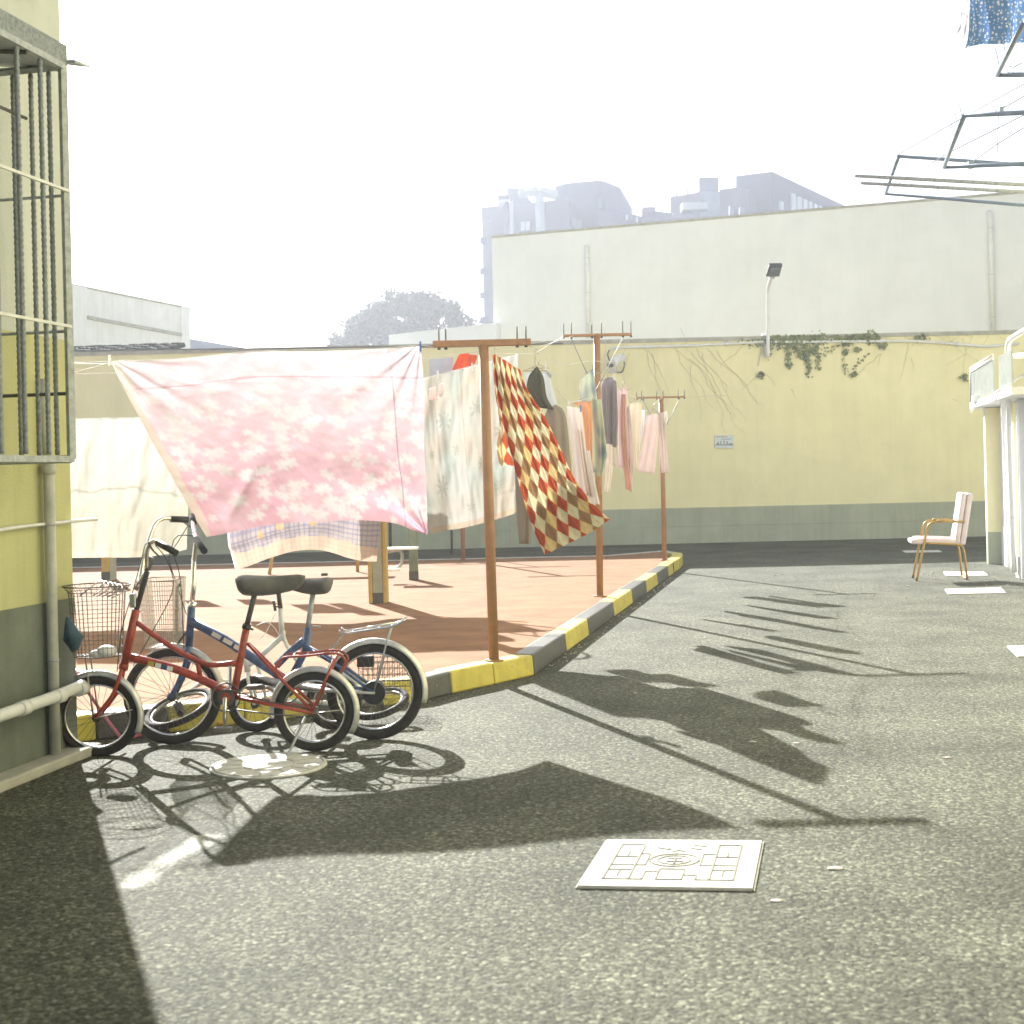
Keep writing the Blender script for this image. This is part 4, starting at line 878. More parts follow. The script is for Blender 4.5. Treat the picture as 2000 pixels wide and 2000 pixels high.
# --- garments: body and sleeves are closed, puffed shapes between a left and a right edge
def puff(mb, left, right, Y, bulge, colf, ny=26, nx=16, fold=.35, ph=0):
    L = cr([pt(x, y, Y) for x, y in left], ny); Rr = cr([pt(x, y, Y) for x, y in right], ny); n0 = len(mb.v); K = 2*nx
    for j in range(ny):
        v = j/(ny-1)
        for k in range(K):
            a = 2*math.pi*k/K; u = .5-.5*math.cos(a); p = L[j].lerp(Rr[j], u)
            w = (Rr[j]-L[j]).length; bl = min(bulge, w*.45)*(.25+.75*min(1, v*4+.15))
            p = p+Vector((0, -math.sin(a)*bl*(1+fold*math.sin(u*14+ph+v*2)), 0)); mb.v.append(p); mb.c.append(colf(u, v, p))
    for j in range(ny-1):
        for k in range(K):
            a = n0+j*K+k; b = n0+j*K+(k+1) % K; mb.f.append((a, b, b+K, a+K)); mb.sm.append(True)
    mb.f.append(tuple(n0+k for k in reversed(range(K)))); mb.sm.append(False); mb.f.append(tuple(n0+(ny-1)*K+k for k in range(K))); mb.sm.append(False)
    return mb
def plain(c, v2=None, amt=.12):
    def f(u, v, p): return mix(c, v2 or tuple(x*.7 for x in c), max(0, hsh(p.x*9, p.z*5))*amt*3+(.0))
    return f
def hanger(px, py, w, Y, par, hook=14, m='wire_bright'):
    c = pt(px, py, Y); a = pt(px-w, py+w*.35, Y); b = pt(px+w, py+w*.35, Y); t = pt(px, py-hook, Y)
    MB().tube([c, a, b, c], .0035, 5, closed=False).build('hanger', M[m], par)
    MB().tube([c, pt(px, py-hook*.6, Y), pt(px+2, py-hook, Y), pt(px+4, py-hook*.7, Y)], .003, 5).build('hanger_hook', M[m], par)
def garment(name, lab, cat, Y, parts, m, col, bulge=.05, hang=None, grp=None, ph=0):
    ys = [p for q in parts for p in q[1]]; bx = sum(p[0] for p in ys)/len(ys); by = max(p[1] for p in ys); e = empty(name, pt(bx, by, Y), lab, cat, grp)
    for i, q in enumerate(parts):
        mb = MB(); c = q[3] if len(q) > 3 and q[3] else col; puff(mb, q[1], q[2], Y+(q[4] if len(q) > 4 else 0), bulge if i == 0 else bulge*.7, c, ph=ph+i)
        mb.build(q[0], M[m], e)
    if hang: hanger(hang[0], hang[1], hang[2], Y, e, hang[3] if len(hang) > 3 else 14)
    return e
garment('hoodie', 'grey beige hoodie with a dark hood hanging behind the diamond towel', 'hoodie', 10.1,
        [('body', [(1068, 800), (1060, 830), (1056, 900), (1050, 990)], [(1085, 790), (1103, 806), (1112, 870), (1122, 985)]),
         ('sleeve', [(1012, 850), (1006, 905), (1008, 980), (1014, 1062)], [(1060, 800), (1042, 900), (1040, 980), (1037, 1062)], None, .04),
         ('hood', [(1047, 716), (1032, 737), (1030, 765), (1050, 795)], [(1050, 716), (1062, 738), (1068, 775), (1082, 800)], plain((.17, .165, .13)), -.03)], 'cloth_dense', plain((.42, .37, .32)), .06, (1045, 716, 24, 36))
garment('shirt', 'pale grey shirt on a hanger directly behind the dark hood', 'shirt', 11.2,
        [('body', [(1024, 728), (1026, 745), (1030, 775), (1040, 790)], [(1072, 728), (1083, 770), (1090, 795), (1091, 806)]), ('sleeve', [(1066, 722), (1068, 733), (1070, 738)], [(1079, 732), (1077, 737), (1073, 741)])], 'cloth', plain((.66, .68, .70)), .05, (1052, 712, 20, 10))
garment('shirt', 'white striped shirt pegged with a blue peg left of the middle post', 'shirt', 12.0,
        [('body', [(1108, 793), (1109, 815), (1117, 880), (1125, 960)], [(1135, 798), (1142, 850), (1148, 900), (1162, 972)], lambda u, v, p: mix((.78, .72, .70), (.42, .30, .22), 1 if (u*5 % 1) > .82 and v > .25 else 0)),
         ('sleeve', [(1140, 880), (1145, 930), (1152, 985)], [(1152, 880), (1160, 930), (1172, 985)])], 'cloth', plain((.80, .74, .72)), .05)
garment('shirt', 'peach T-shirt between the striped shirt and the tie-dyed one', 'shirt', 12.2,
        [('body', [(1117, 787), (1135, 800), (1142, 850), (1147, 900)], [(1156, 783), (1157, 830), (1157, 880), (1158, 930)])], 'cloth', plain((.78, .50, .32)), .05, (1135, 780, 18, 6))
def tie(u, v, p): return mix((.70, .72, .60), (.30, .38, .46), 1.6*max(0, hsh(p.x*11, p.z*5+3)+.12))
garment('shirt', 'grey blue and cream tie-dyed shirt hanging narrow just left of the middle post', 'shirt', 12.4,
        [('body', [(1134, 742), (1132, 770), (1150, 830), (1158, 925)], [(1159, 720), (1168, 790), (1180, 860), (1187, 892)]), ('sleeve', [(1156, 780), (1162, 850), (1165, 935)], [(1175, 780), (1184, 880), (1177, 922)], None, -.05)], 'cloth', tie, .05, (1158, 722, 18, 18))
garment('sweater', 'mauve grey sweater with hanging sleeves just right of the middle post', 'sweater', 13.4,
        [('body', [(1180, 742), (1174, 760), (1176, 810), (1184, 866)], [(1190, 736), (1203, 745), (1205, 800), (1206, 870)]), ('sleeve', [(1176, 750), (1178, 820), (1184, 865)], [(1190, 750), (1192, 820), (1194, 866)], None, -.06), ('sleeve', [(1194, 745), (1195, 820), (1196, 873)], [(1204, 745), (1207, 820), (1204, 874)], None, -.08)], 'cloth_dense', plain((.44, .41, .47)), .06, (1187, 738, 14, 14))
garment('trousers', 'long white trousers hanging below the mauve sweater', 'trousers', 13.9,
        [('leg', [(1186, 850), (1184, 900), (1180, 962)], [(1200, 850), (1197, 910), (1190, 964)]), ('leg', [(1192, 850), (1196, 880), (1195, 905)], [(1204, 850), (1203, 880), (1204, 912)])], 'cloth', plain((.78, .72, .66)), .04)
garment('pyjama_top', 'long pink top with an orange strip right of the mauve sweater', 'clothing', 14.6,
        [('body', [(1206, 758), (1206, 800), (1208, 860), (1206, 910)], [(1224, 757), (1227, 800), (1228, 860), (1233, 925)]),
         ('sleeve', [(1213, 770), (1212, 850), (1222, 955)], [(1222, 770), (1223, 850), (1234, 960)], plain((.80, .52, .42)), -.06), ('sleeve', [(1224, 800), (1227, 880), (1226, 955)], [(1229, 790), (1238, 880), (1234, 962)], plain((.80, .70, .68)), -.03)], 'cloth', plain((.78, .66, .66)), .05, (1216, 757, 12, 12))
garment('shirt', 'cream long shirt between the pink top and the pale pink sweater', 'shirt', 15.4,
        [('body', [(1227, 788), (1226, 820), (1232, 880), (1240, 920)], [(1254, 784), (1252, 830), (1250, 880), (1248, 920)])], 'cloth', plain((.78, .72, .62)), .05, (1240, 783, 14, 10))
garment('sweater', 'pale pink sweater with spread sleeves nearest the farthest T post', 'sweater', 16.2,
        [('body', [(1262, 812), (1256, 850), (1250, 890), (1243, 920)], [(1288, 806), (1286, 850), (1282, 890), (1279, 926)]),
         ('sleeve', [(1284, 806), (1287, 850), (1292, 924)], [(1296, 806), (1300, 850), (1306, 924)]), ('sleeve', [(1286, 810), (1290, 835), (1293, 855)], [(1302, 802), (1304, 820), (1296, 855)], plain((.80, .76, .72)), .03), ('sleeve', [(1252, 800), (1249, 830), (1245, 865)], [(1260, 800), (1257, 840), (1249, 870)], plain((.84, .84, .86)), .03)], 'cloth', plain((.78, .68, .66)), .05, (1276, 800, 14, 12))
garment('shirt', 'folded grey shirt hanging left of the red one above the palm sheet', 'shirt', 12.6,
        [('body', [(838, 702), (838, 730), (840, 770)], [(886, 698), (884, 730), (884, 770)])], 'cloth', plain((.50, .51, .56)), .04)
garment('shirt', 'bright orange red shirt above the palm sheet left of the nearest post', 'shirt', 12.4,
        [('body', [(897, 692), (888, 710), (884, 724), (886, 760)], [(916, 690), (920, 705), (926, 720), (926, 760)]), ('sleeve', [(914, 692), (914, 705), (916, 718)], [(932, 694), (931, 702), (924, 716)])], 'cloth', plain((.78, .20, .09), (.6, .1, .05)), .05)
garment('sock', 'small pink white sock pegged in front of the palm sheet', 'sock', 10.0, [('body', [(838, 758), (838, 772), (837, 781)], [(852, 754), (851, 768), (855, 781)])], 'cloth', plain((.84, .74, .72)), .02)
garment('sock', 'second small white sock to the right of the pink white one', 'sock', 9.9, [('body', [(857, 750), (857, 762), (858, 774)], [(867, 746), (868, 760), (864, 775)])], 'cloth', plain((.84, .76, .76)), .02)
# laundry farther back, mostly hidden by the pink sheet; its shadows lie on the island
for x0, x1, y0, y1, Y, c, lab in ((300, 345, 850, 940, 15.8, (.5, .5, .55), 'grey towel behind the left part of the pink sheet'), (480, 545, 835, 945, 15.0, (.3, .4, .5), 'blue towel behind the middle of the pink sheet'),
        (560, 600, 845, 990, 14.6, (.55, .35, .3), 'brown towel behind the middle of the pink sheet'), (645, 823, 820, 972, 13.2, (.6, .56, .5), 'wide beige towel behind the right half of the pink sheet'), (385, 440, 850, 925, 15.9, (.6, .6, .6), 'white towel behind the left half of the pink sheet')):
    sheet('towel', [(x0, y0, Y), (x1, y0-2, Y)], [(x0+6, y1, Y-.1), (x1-4, y1-10, Y-.05)], [(x0, y0, Y), (x0+6, y1, Y-.1)], [(x1, y0-2, Y), (x1-4, y1-10, Y-.05)], 20, 20, lambda u, v, x, y, c=c: c, 'cloth', .02, label=lab, cat='towel')

# blue floral cloth and grey strip on the upper rack
FB = [((i+rs.uniform(.15, .85))*.031, .78+(j+rs.uniform(.15, .85))*.031, rs.uniform(.004, .0085), rs.uniform(.35, .9)) for i in range(20) for j in range(20)]
def bluef(u, v, x, y):
    c = mix((.07, .16, .36), (.10, .20, .42), .5+hsh(x*6, y*6))
    if x > .6 or y < .78: return c
    for fx, fy, r, k in FB:
        if abs(x-fx) < .03 and abs(y-fy) < .03 and math.hypot(x-fx, (y-fy)*.8) < r: c = mix(c, (.66, .64, .74), k)
    return c
sheet('quilt_cover', [(1898, -230, 9.8), (2000, -235, 9.5), (2120, -240, 9.2)], [(1886, 94, 9.8), (1896, 90, 9.75), (1912, 88, 9.7), (1960, 87, 9.6), (2000, 83, 9.5), (2120, 75, 9.2)], [(1898, -230, 9.8), (1895, -60, 9.8), (1892, 60, 9.8), (1886, 94, 9.8)], [(2120, -240, 9.2), (2120, 75, 9.2)], 230, 240, bluef, 'cloth_thin', .02, (2, .01), label='deep blue cloth with small pale flowers hanging at the top right corner', cat='cloth')
sheet('strip_cloth', [(1868, -200, 9.95), (1892, -200, 9.95)], [(1866, 66, 9.95), (1879, 66, 9.95), (1882, 76, 9.95), (1886, 76, 9.95)], [(1868, -200, 9.95), (1874, 0, 9.95), (1874, 45, 9.95), (1866, 66, 9.95)], [(1892, -200, 9.95), (1893, 0, 9.95), (1891, 40, 9.95), (1886, 76, 9.95)], 24, 80, lambda u, v, x, y: mix((.55, .55, .62), (.3, .3, .38), max(0, hsh(x*14, y*12))*2), 'cloth', .01, label='narrow pale grey cloth left of the blue flowered one at the top right', cat='cloth')
MB().tube([pt(1850, -205, 9.9), pt(2200, -240, 9.2)], .015, 6).build('laundry_pole', M['rack_blue'], label='pole above the picture carrying the blue flowered cloth', cat='pole')

# --- lines
def line(P, lab, r=.0022, m='rope', sag=0):
    MB().tube(P, r, 5).build('clothes_line', M[m], label=lab, cat='rope', group='clothes lines in the yard')
line([LB(-3.0, -1.2, 2.2), pt(130, 708, 8.1), pt(216, 706, 8.2), pt(345, 701, 8.3), pt(490, 686, 8.4), pt(740, 680, 8.62), pt(822, 674, 8.71), T1[0]+Vector((.02, 0, -.02))], 'pale line carrying the pink flowered sheet')
line([pt(118, 735, 8.0), pt(214, 709, 8.2)], 'short pale rope tied down from the left peg of the pink sheet', .004)
line([pt(60, 732, 14), pt(214, 729, 14), pt(700, 727, 15)], 'thin line behind the left corner of the pink sheet', .004)
line([pt(60, 820, 12), pt(372, 812, 12), pt(450, 800, 12.3), pt(757, 796, 12.3), pt(830, 740, 11)], 'line carrying the cream sheet and the checked blanket')
line([pt(740, 765, 11.0), pt(800, 745, 10.9), pt(880, 726, 10.8), pt(935, 711, 10.7), pt(1012, 690, 10.6), T2[0]+Vector((.1, 0, 0))], 'line carrying the palm sheet to the middle post')
line([T1[1]+Vector((-.02, 0, 0)), pt(1060, 700, 9.9), pt(1110, 712, 11.6), pt(1158, 704, 12.2), T2[0]+Vector((.6, 0, -.3))], 'line from the nearest post towards the middle post')
line([T1[0]+Vector((.4, 0, 0)), pt(966, 692, 9.3), pt(1045, 690, 10.5), T2[0]], 'upper line from the nearest to the middle post')
line([pt(1085, 758, 11.5), pt(1110, 788, 12.0), pt(1156, 776, 12.3), pt(1172, 745, 12.9)], 'low sagging line carrying the striped and peach shirts')
line([T2[1], pt(1204, 720, 13.9), pt(1222, 749, 14.6), pt(1242, 768, 15.6), T3[0]], 'line from the middle post down to the left arm of the farthest post')
line([T2[0]+Vector((.4, 0, 0)), pt(1187, 726, 13.4), pt(1216, 765, 14.6), pt(1242, 778, 15.4), pt(1276, 790, 16.4), T3[1]+Vector((-.3, 0, 0))], 'lower line carrying sweaters between the middle and farthest posts')
line([pt(800, 703, 12.7), pt(838, 701, 12.6), pt(905, 690, 12.4), pt(960, 684, 12.2), pt(1100, 660, 12.6)], 'line carrying the grey and red shirts')
line([pt(1337, 775, 17.7), pt(1420, 772, 24)], 'thin line from the farthest post to the wall', .002)
line([pt(150, 860, 15.8), pt(330, 850, 15.8), pt(545, 835, 15.0), pt(645, 822, 13.3), pt(823, 818, 13.2)], 'line with towels hidden behind the pink sheet')
for x, y, Y, m, lab in ((214, 703, 8.2, 'clip_white', 'white peg on the left corner of the pink sheet'), (821, 676, 8.7, 'clip_blue', 'blue peg on the right corner of the pink sheet'), (855, 731, 10.8, 'clip_white', 'white peg on the top edge of the palm sheet'), (922, 716, 10.65, 'clip_white', 'small white peg near the post on the palm sheet'), (1112, 788, 11.95, 'clip_white', 'white peg on the striped shirt'), (1134, 797, 11.9, 'clip_blue', 'light blue peg on the striped shirt'), (1066, 715, 11, 'clip_white', 'white peg by the pale shirt'), (1200, 735, 13.2, 'clip_white', 'white peg on the mauve sweater'), (1257, 778, 16, 'clip_blue', 'small peg beside the farthest arm')):
    o = clip(pt(x, y, Y), m); tag(o, lab, 'peg', 'clothes pegs on the lines')

# ------------------------------------------------------------------ bicycles
chip(M['red_paint'], (.16, .07, .04)); chip(M['blue_paint'], (.2, .2, .2)); chip(M['chrome'], (.3, .2, .12)); chip(M['orange_post'], (.2, .12, .07))
def wheel(par, c, r, tyre_r, axis=(0, 1, 0), spokes=28, rimw=.011, rm='chrome', tilt=None):
    c = Vector(c); ax = Vector(axis).normalized()
    w = MB().torus(c, ax, r-tyre_r*2-.004, .007, 48, 8, 1.4).build('wheel', M[rm], par)
    MB().torus(c, ax, r-tyre_r, tyre_r, 56, 10).build('tyre', M['tyre'], w)
    sp = MB(); e1 = ax.orthogonal().normalized(); e2 = ax.cross(e1)
    for i in range(spokes):
        a = 2*math.pi*i/spokes; s_ = (.03 if i % 2 else -.03); hb = a+(.7 if (i//2) % 2 else -.7)
        sp.tube([c+ax*s_+(e1*math.cos(hb)+e2*math.sin(hb))*.02, c+(e1*math.cos(a)+e2*math.sin(a))*(r-tyre_r*2-.006)], .0011, 4, cap=False)
    sp.build('spokes', M['wire'], w)
    MB().tube([c-ax*.05, c-ax*.035, c-ax*.034, c+ax*.034, c+ax*.035, c+ax*.05], [.006, .008, .022, .022, .008, .006], 10).build('hub', M['steel_dark'], w)
    return w
def fender(par, c, r, a0, a1, w=.045, m='fender', axis=(0, 1, 0), n=30):
    """a0..a1 in degrees, 0 = towards +x, 90 = up"""
    c = Vector(c); vs = []; fs = []; K = 7
    for i in range(n+1):
        a = R(a0+(a1-a0)*i/n)
        for k in range(K):
            s_ = -1+2*k/(K-1); rr = r-(s_*s_)*.026; vs.append(c+Vector((math.cos(a)*rr, s_*w/2, math.sin(a)*rr)))
    for i in range(n):
        for k in range(K-1): a = i*K+k; fs.append((a, a+1, a+K+1, a+K))
    o = MB().add(vs, fs, smooth=True).build('mudguard', M[m], par); s2 = o.modifiers.new('solid', 'SOLIDIFY'); s2.thickness = .0015
    return o
def saddle(par, nose, back, w, thick, m='saddle'):
    nose = Vector(nose); back = Vector(back); vs = []; fs = []; n = 18; K = 14; d = back-nose
    for i in range(n+1):
        t = i/n; c = nose+d*t; ww = w*(.16+.84*(1/(1+math.exp(-(t-.55)*11))))*math.sqrt(max(.02, 1-max(0, (t-.82)/.18)**2))*(min(1, t*7+.35)); th = thick*(.55+.45*math.sin(min(1, t*1.1+.15)*math.pi*.5))*math.sqrt(max(.04, 1-max(0, (t-.85)/.15)**2))*min(1, t*7+.4)
        for k in range(K):
            a = 2*math.pi*k/K; ca, sa = math.cos(a), math.sin(a)
            vs.append(c+Vector((0, ca*ww/2, (sa*.35 if sa > 0 else sa)*th + (-.012*math.sin(t*math.pi)))))
    for i in range(n):
        for k in range(K): a = i*K+k; b = i*K+(k+1) % K; fs.append((a, b, b+K, a+K))
    fs += [tuple(reversed(range(K))), tuple(n*K+k for k in range(K))]
    return MB().add(vs, fs, smooth=True).build('saddle', M[m], par)
def crank(par, c, ang, L, side, chain_r=0, m='steel_dark'):
    c = Vector(c); d = Vector((math.cos(ang), 0, math.sin(ang)))
    for s_ in (side, -side):
        dd = d*(1 if s_ == side else -1); o = Vector((0, -.055*s_, 0))
        MB().tube([c+o*.4, c+o, c+o+dd*L], [.012, .012, .009], 8).build('crank_arm', M['chrome'] if m != 'dark' else M['steel_dark'], par)
        q = c+o*1.7+dd*L; MB().box(q, (.085, .05, .022)).build('pedal', M['saddle'], par, bevel=.004)
    if chain_r:
        MB().torus(c+Vector((0, -.03, 0)), (0, 1, 0), chain_r-.006, .004, 40, 6).build('chainring', M['steel_dark'], par)
        MB().tube([c+Vector((0, -.028, 0)), c+Vector((0, -.034, 0))], chain_r*.55, 20).build('chainring_disc', M['steel_dark'], par)

# --- red folding bicycle
YR = 6.67
def pr(x, y, o=0): p = pt(x, y, YR); return p+Vector((0, o, 0))
fh, rh = pr(191, 1402), pr(614, 1390)
RWR = .198; fh.z = RWR; rh.z = RWR
red = empty('bicycle', Vector(((fh.x+rh.x)/2, YR, 0)), 'small red folding bicycle with wire basket, nearest to the camera', 'bicycle')
FAX = Vector((-.10, 1, .10))
wheel(red, fh, RWR+.006, .021, FAX); wheel(red, rh, RWR, .021)
bb = pr(444, 1360); st_ = pr(482, 1222)
MB().tube([pr(266, 1190), pr(241.5, 1302)], .021, 12).build('head_tube', M['red_paint'], red)
MB().tube(cr([pr(256, 1284), pr(290, 1292), pr(344, 1307), pr(400, 1330), pr(446, 1354)], 16), .021, 12).build('down_tube', M['red_paint'], red)
MB().tube(cr([pr(262, 1212), pr(300, 1240), pr(350, 1272), pr(390, 1292), pr(415, 1299), pr(462, 1294)], 20), .013, 10).build('top_tube', M['red_paint'], red)
MB().tube([pr(385, 1290), pr(392, 1325)], .012, 8).build('brace', M['red_paint'], red)
MB().tube([pr(456, 1358), st_], .0185, 12).build('seat_tube', M['red_paint'], red)
MB().tube([st_, pr(500, 1150)], .0135, 12).build('seat_post', M['steel_dark'], red)
MB().tube([pr(480.5, 1228), pr(483, 1219)], .022, 12).build('seat_clamp', M['black'], red); MB().tube([pr(484, 1224, -.02), pr(497, 1228, -.04)], .006, 6).build('clamp_lever', M['steel_dark'], red)
saddle(red, pr(596, 1127), pr(460, 1132), .21, .075)
MB().tube([pr(500, 1150), pr(535, 1152), pr(560, 1142)], .004, 5).build('saddle_rail', M['steel_dark'], red)
for s_ in (-1, 1):
    MB().tube([pr(462, 1361, s_*.02), pr(540, 1375, s_*.045), rh+Vector((0, s_*.055, 0))], .0095, 8).build('chain_stay', M['red_paint'], red)
    MB().tube([pr(484, 1256, s_*.012), pr(537, 1310, s_*.03), rh+Vector((0, s_*.055, .01))], .008, 8).build('seat_stay', M['red_paint'], red)
    MB().tube(cr([pr(240, 1305, s_*.02), pr(234, 1330, s_*.035), pr(222, 1358, s_*.04), fh+Vector((0, s_*.05, 0))], 12), .0095, 8).build('fork_blade', M['red_paint'], red)
    # rear rack
    MB().tube(cr([pr(541, 1303, s_*.03), pr(546, 1292, s_*.05), pr(560, 1281, s_*.06), pr(600, 1278, s_*.06), pr(648, 1273, s_*.06), pr(668, 1277, s_*.05), pr(677, 1290, s_*.05), pr(667, 1312, s_*.05)], 30), .006, 8).build('rack_rail', M['red_paint'], red)
    MB().tube([pr(656, 1283, s_*.06), rh+Vector((0, s_*.06, .012))], .0065, 8).build('rack_stay', M['red_paint'], red)
for x in (575, 600, 625, 650): MB().tube([pr(x, 1279, -.06), pr(x, 1277, .06)], .005, 6).build('rack_bar', M['chrome'], red)
fender(red, rh, RWR+.026, -32, 188); fender(red, fh, RWR+.030, -24, 118)
MB().tube([pr(243, 1296), pr(240, 1308)], .024, 12).build('fork_crown', M['red_paint'], red)
crank(red, bb, R(-92), .145, 1, .075); MB().tube([bb+Vector((0, -.04, 0)), bb+Vector((0, .04, 0))], .024, 12).build('bottom_bracket', M['red_paint'], red)
MB().tube([pr(452, 1345, -.035), pr(530, 1369, -.04), pr(612, 1382, -.04)], .004, 5).build('chain', M['steel_dark'], red); MB().tube([pr(445, 1381, -.035), pr(530, 1392, -.04), pr(612, 1398, -.04)], .004, 5).build('chain', M['steel_dark'], red)
MB().tube([pr(600, 1396, -.06), pr(575, 1455, -.12), pr(563, 1478, -.16)], .007, 6).build('kickstand', M['steel'], red)
for q, r_ in (((666, 1385), rh), ((262, 1384), fh)): MB().tube([r_+Vector((0, -.06, 0)), pr(q[0], q[1], -.03)], .0025, 5).build('mudguard_stay', M['wire_bright'], red)
# steering column and high handlebar
MB().tube([pr(266, 1192), pr(292, 1100), pr(296, 1088)], .0135, 12).build('stem', M['steel_dark'], red)
MB().tube(cr([pr(290, 1108, -.03), pr(294, 1082, -.07), pr(302, 1062, -.10), pr(314, 1054, -.13), pr(328, 1058, -.16)], 18), .0105, 10).build('handlebar', M['chrome'], red)
MB().tube(cr([pr(266, 1150, .05), pr(270, 1095, .10), pr(274, 1050, .18), pr(279, 1026, .24), pr(292, 1016, .28), pr(308, 1018, .32)], 22), .0105, 10).build('handlebar', M['chrome'], red)
MB().tube([pr(262, 1152, .03), pr(290, 1112, .0)], .014, 8).build('handlebar_clamp', M['chrome'], red)
MB().tube([pr(324, 1056, -.16), pr(366, 1075, -.22)], .0165, 12).build('grip', M['black'], red); MB().tube([pr(302, 1018, .31), pr(333, 1020, .36)], .0165, 12).build('grip', M['black'], red)
MB().tube(cr([pr(318, 1062, -.14), pr(335, 1090, -.1), pr(338, 1150, 0), pr(300, 1230, 0), pr(262, 1300, -.02)], 20), .0025, 5).build('brake_cable', M['black'], red)
MB().tube(cr([pr(310, 1060, -.1), pr(285, 1062, 0), pr(272, 1090, .05), pr(258, 1160, 0), pr(240, 1230, -.02), pr(232, 1310, -.03)], 20), .0025, 5).build('brake_cable', M['black'], red)
MB().tube([pr(304, 1057, -.13), pr(313, 1070, -.15), pr(330, 1082, -.19)], .0045, 6).build('brake_lever', M['steel_dark'], red)
MB().box(pr(262, 1172, -.02), (.03, .03, .07)).build('fold_hinge', M['chrome'], red, bevel=.005)
# decals
for x, c in ((297, 'kerb_yellow'), (311, 'white_paint'), (323, 'blue_paint'), (334, 'white_paint')):
    p = pr(x, 1295+(x-297)*.26, -.0215); MB().box(p, (.028, .003, .022), (Vector((.97, 0, -.24)).normalized(), Vector((0, 1, 0)), Vector((.24, 0, .97)).normalized())).build('decal', M[c], red)
# round wire basket
bc = pr(189, 1143); bcz = bc.z; bk = MB(); bx0 = bc.x; NB_ = 26
def ring(z, rx, ry, r, cx=bx0, cy=YR, m=None): m.tube([Vector((cx+rx*math.cos(2*math.pi*i/40), cy+ry*math.sin(2*math.pi*i/40), z)) for i in range(40)], r, 5, closed=True)
zb = pr(189, 1280).z
ring(bcz, .162, .15, .0035, m=bk); ring(bcz-.03, .14, .13, .002, m=bk)
for k in range(1, 9): t = k/8; ring(bcz+(zb-bcz)*t, .135-.02*t, .125-.02*t, .0016 if k < 8 else .003, m=bk)
for i in range(34):
    a = 2*math.pi*i/34; bk.tube([Vector((bx0+.162*math.cos(a), YR+.15*math.sin(a), bcz)), Vector((bx0+.137*math.cos(a), YR+.127*math.sin(a), bcz-.03)), Vector((bx0+.115*math.cos(a), YR+.105*math.sin(a), zb)), Vector((bx0+.01*math.cos(a), YR+.01*math.sin(a), zb))], .0013, 4, cap=False)
bk.build('basket', M['wire'], red)
for o_ in (-.04, .04): MB().tube([pr(171, 1278, o_), fh+Vector((-.01, o_, 0))], .004, 6).build('basket_stay', M['wire_bright'], red)
# things lying in the basket
B_ = [(146, 1200), (152, 1204), (164, 1222), (178, 1238), (172, 1250), (168, 1262), (158, 1268), (150, 1256), (141, 1244), (143, 1222)]
q = [pr(x, y, -.135) for x, y in B_]; q2 = [pr(x, y, -.105) for x, y in B_]; cA = sum(q, Vector())/len(q)+Vector((0, -.03, 0)); cB = sum(q2, Vector())/len(q)+Vector((0, .02, 0)); N = len(q)
mb = MB().add(q+q2+[cA, cB], [(i, (i+1) % N, 2*N) for i in range(N)]+[(N+(i+1) % N, N+i, 2*N+1) for i in range(N)]+[(i, N+i, N+(i+1) % N, (i+1) % N) for i in range(N)], smooth=True)
o = mb.build('bag', M['bag_blue'], label='dark blue green bag hanging on the left side of the red bicycle basket', cat='bag')
mb = MB(); mb.ball(pr(212, 1270, -.03), .05, 12, 8, (1.0, .8, .6)); mb.ball(pr(192, 1276, -.03), .035, 10, 7, (1, .8, .6)); mb.build('plastic_bag', M['bag_white'], label='crumpled white plastic bag in the bottom of the red bicycle basket', cat='bag')
hm = MB()
for i in range(5): 
    x = 195+i*9; hm.tube(cr([pr(x-6, 1135+i*2, .06), pr(x+8, 1138+i*2, .0), pr(x+9, 1150+i*2, -.05), pr(x-2, 1160+i, -.09)], 10), .0035, 5)
hm.tube([pr(163, 1162, -.06), pr(186, 1140, 0), pr(188, 1134, .02)], .0035, 5); hm.tube([pr(196, 1146, 0), pr(202, 1138, .02), pr(222, 1130, .05)], .0035, 5)
hm.build('wire_lock', M['wire_bright'], label='coiled bright wire lock on the rim of the red bicycle basket', cat='lock')

# --- blue bicycle
YB = 6.93
def pb_(x, y, o=0): return pt(x, y, YB)+Vector((0, o, 0))
fb, rbk = pb_(337, 1360), pb_(732, 1350); BWR = .248; fb.z = BWR; rbk.z = BWR
blue = empty('bicycle', Vector(((fb.x+rbk.x)/2, YB, 0)), 'blue bicycle with silver mudguards and rear rack behind the red one', 'bicycle')
wheel(blue, fb, BWR, .022, (-.06, 1, 0), 32); wheel(blue, rbk, BWR, .024, spokes=32)
MB().tube([pb_(374, 1185), pb_(369, 1262)], .02, 12).build('head_tube', M['blue_paint'], blue)
MB().tube([pb_(372, 1212), pb_(440, 1250), pb_(536, 1313), pb_(566, 1335)], .029, 14, flat=.8).build('main_tube', M['blue_paint'], blue)
for x, y in ((425, 1240), (447, 1252), (468, 1265)): MB().box(pb_(x, y, -.028), (.05, .002, .022), (Vector((.86, 0, -.5)), Vector((0, 1, 0)), Vector((.5, 0, .86)))).build('decal', M['white_bike'], blue)
MB().tube(cr([pb_(540, 1300), pb_(565, 1275), pb_(595, 1250)], 10), .02, 10).build('seat_brace', M['blue_paint'], blue)
MB().tube([pb_(560, 1340), pb_(597, 1270), pb_(602, 1226)], .019, 12).build('seat_tube', M['blue_paint'], blue)
MB().tube([pb_(601, 1228), pb_(611, 1160)], .0135, 10).build('seat_post', M['steel'], blue)
MB().tube([pb_(603, 1223, -.02), pb_(628, 1222, -.04)], .005, 6).build('clamp_lever', M['steel'], blue)
saddle(blue, pb_(560, 1134), pb_(650, 1134), .19, .062)
MB().box(pb_(634, 1122), (.03, .04, .012)).build('saddle_bolt', M['steel_dark'], blue)
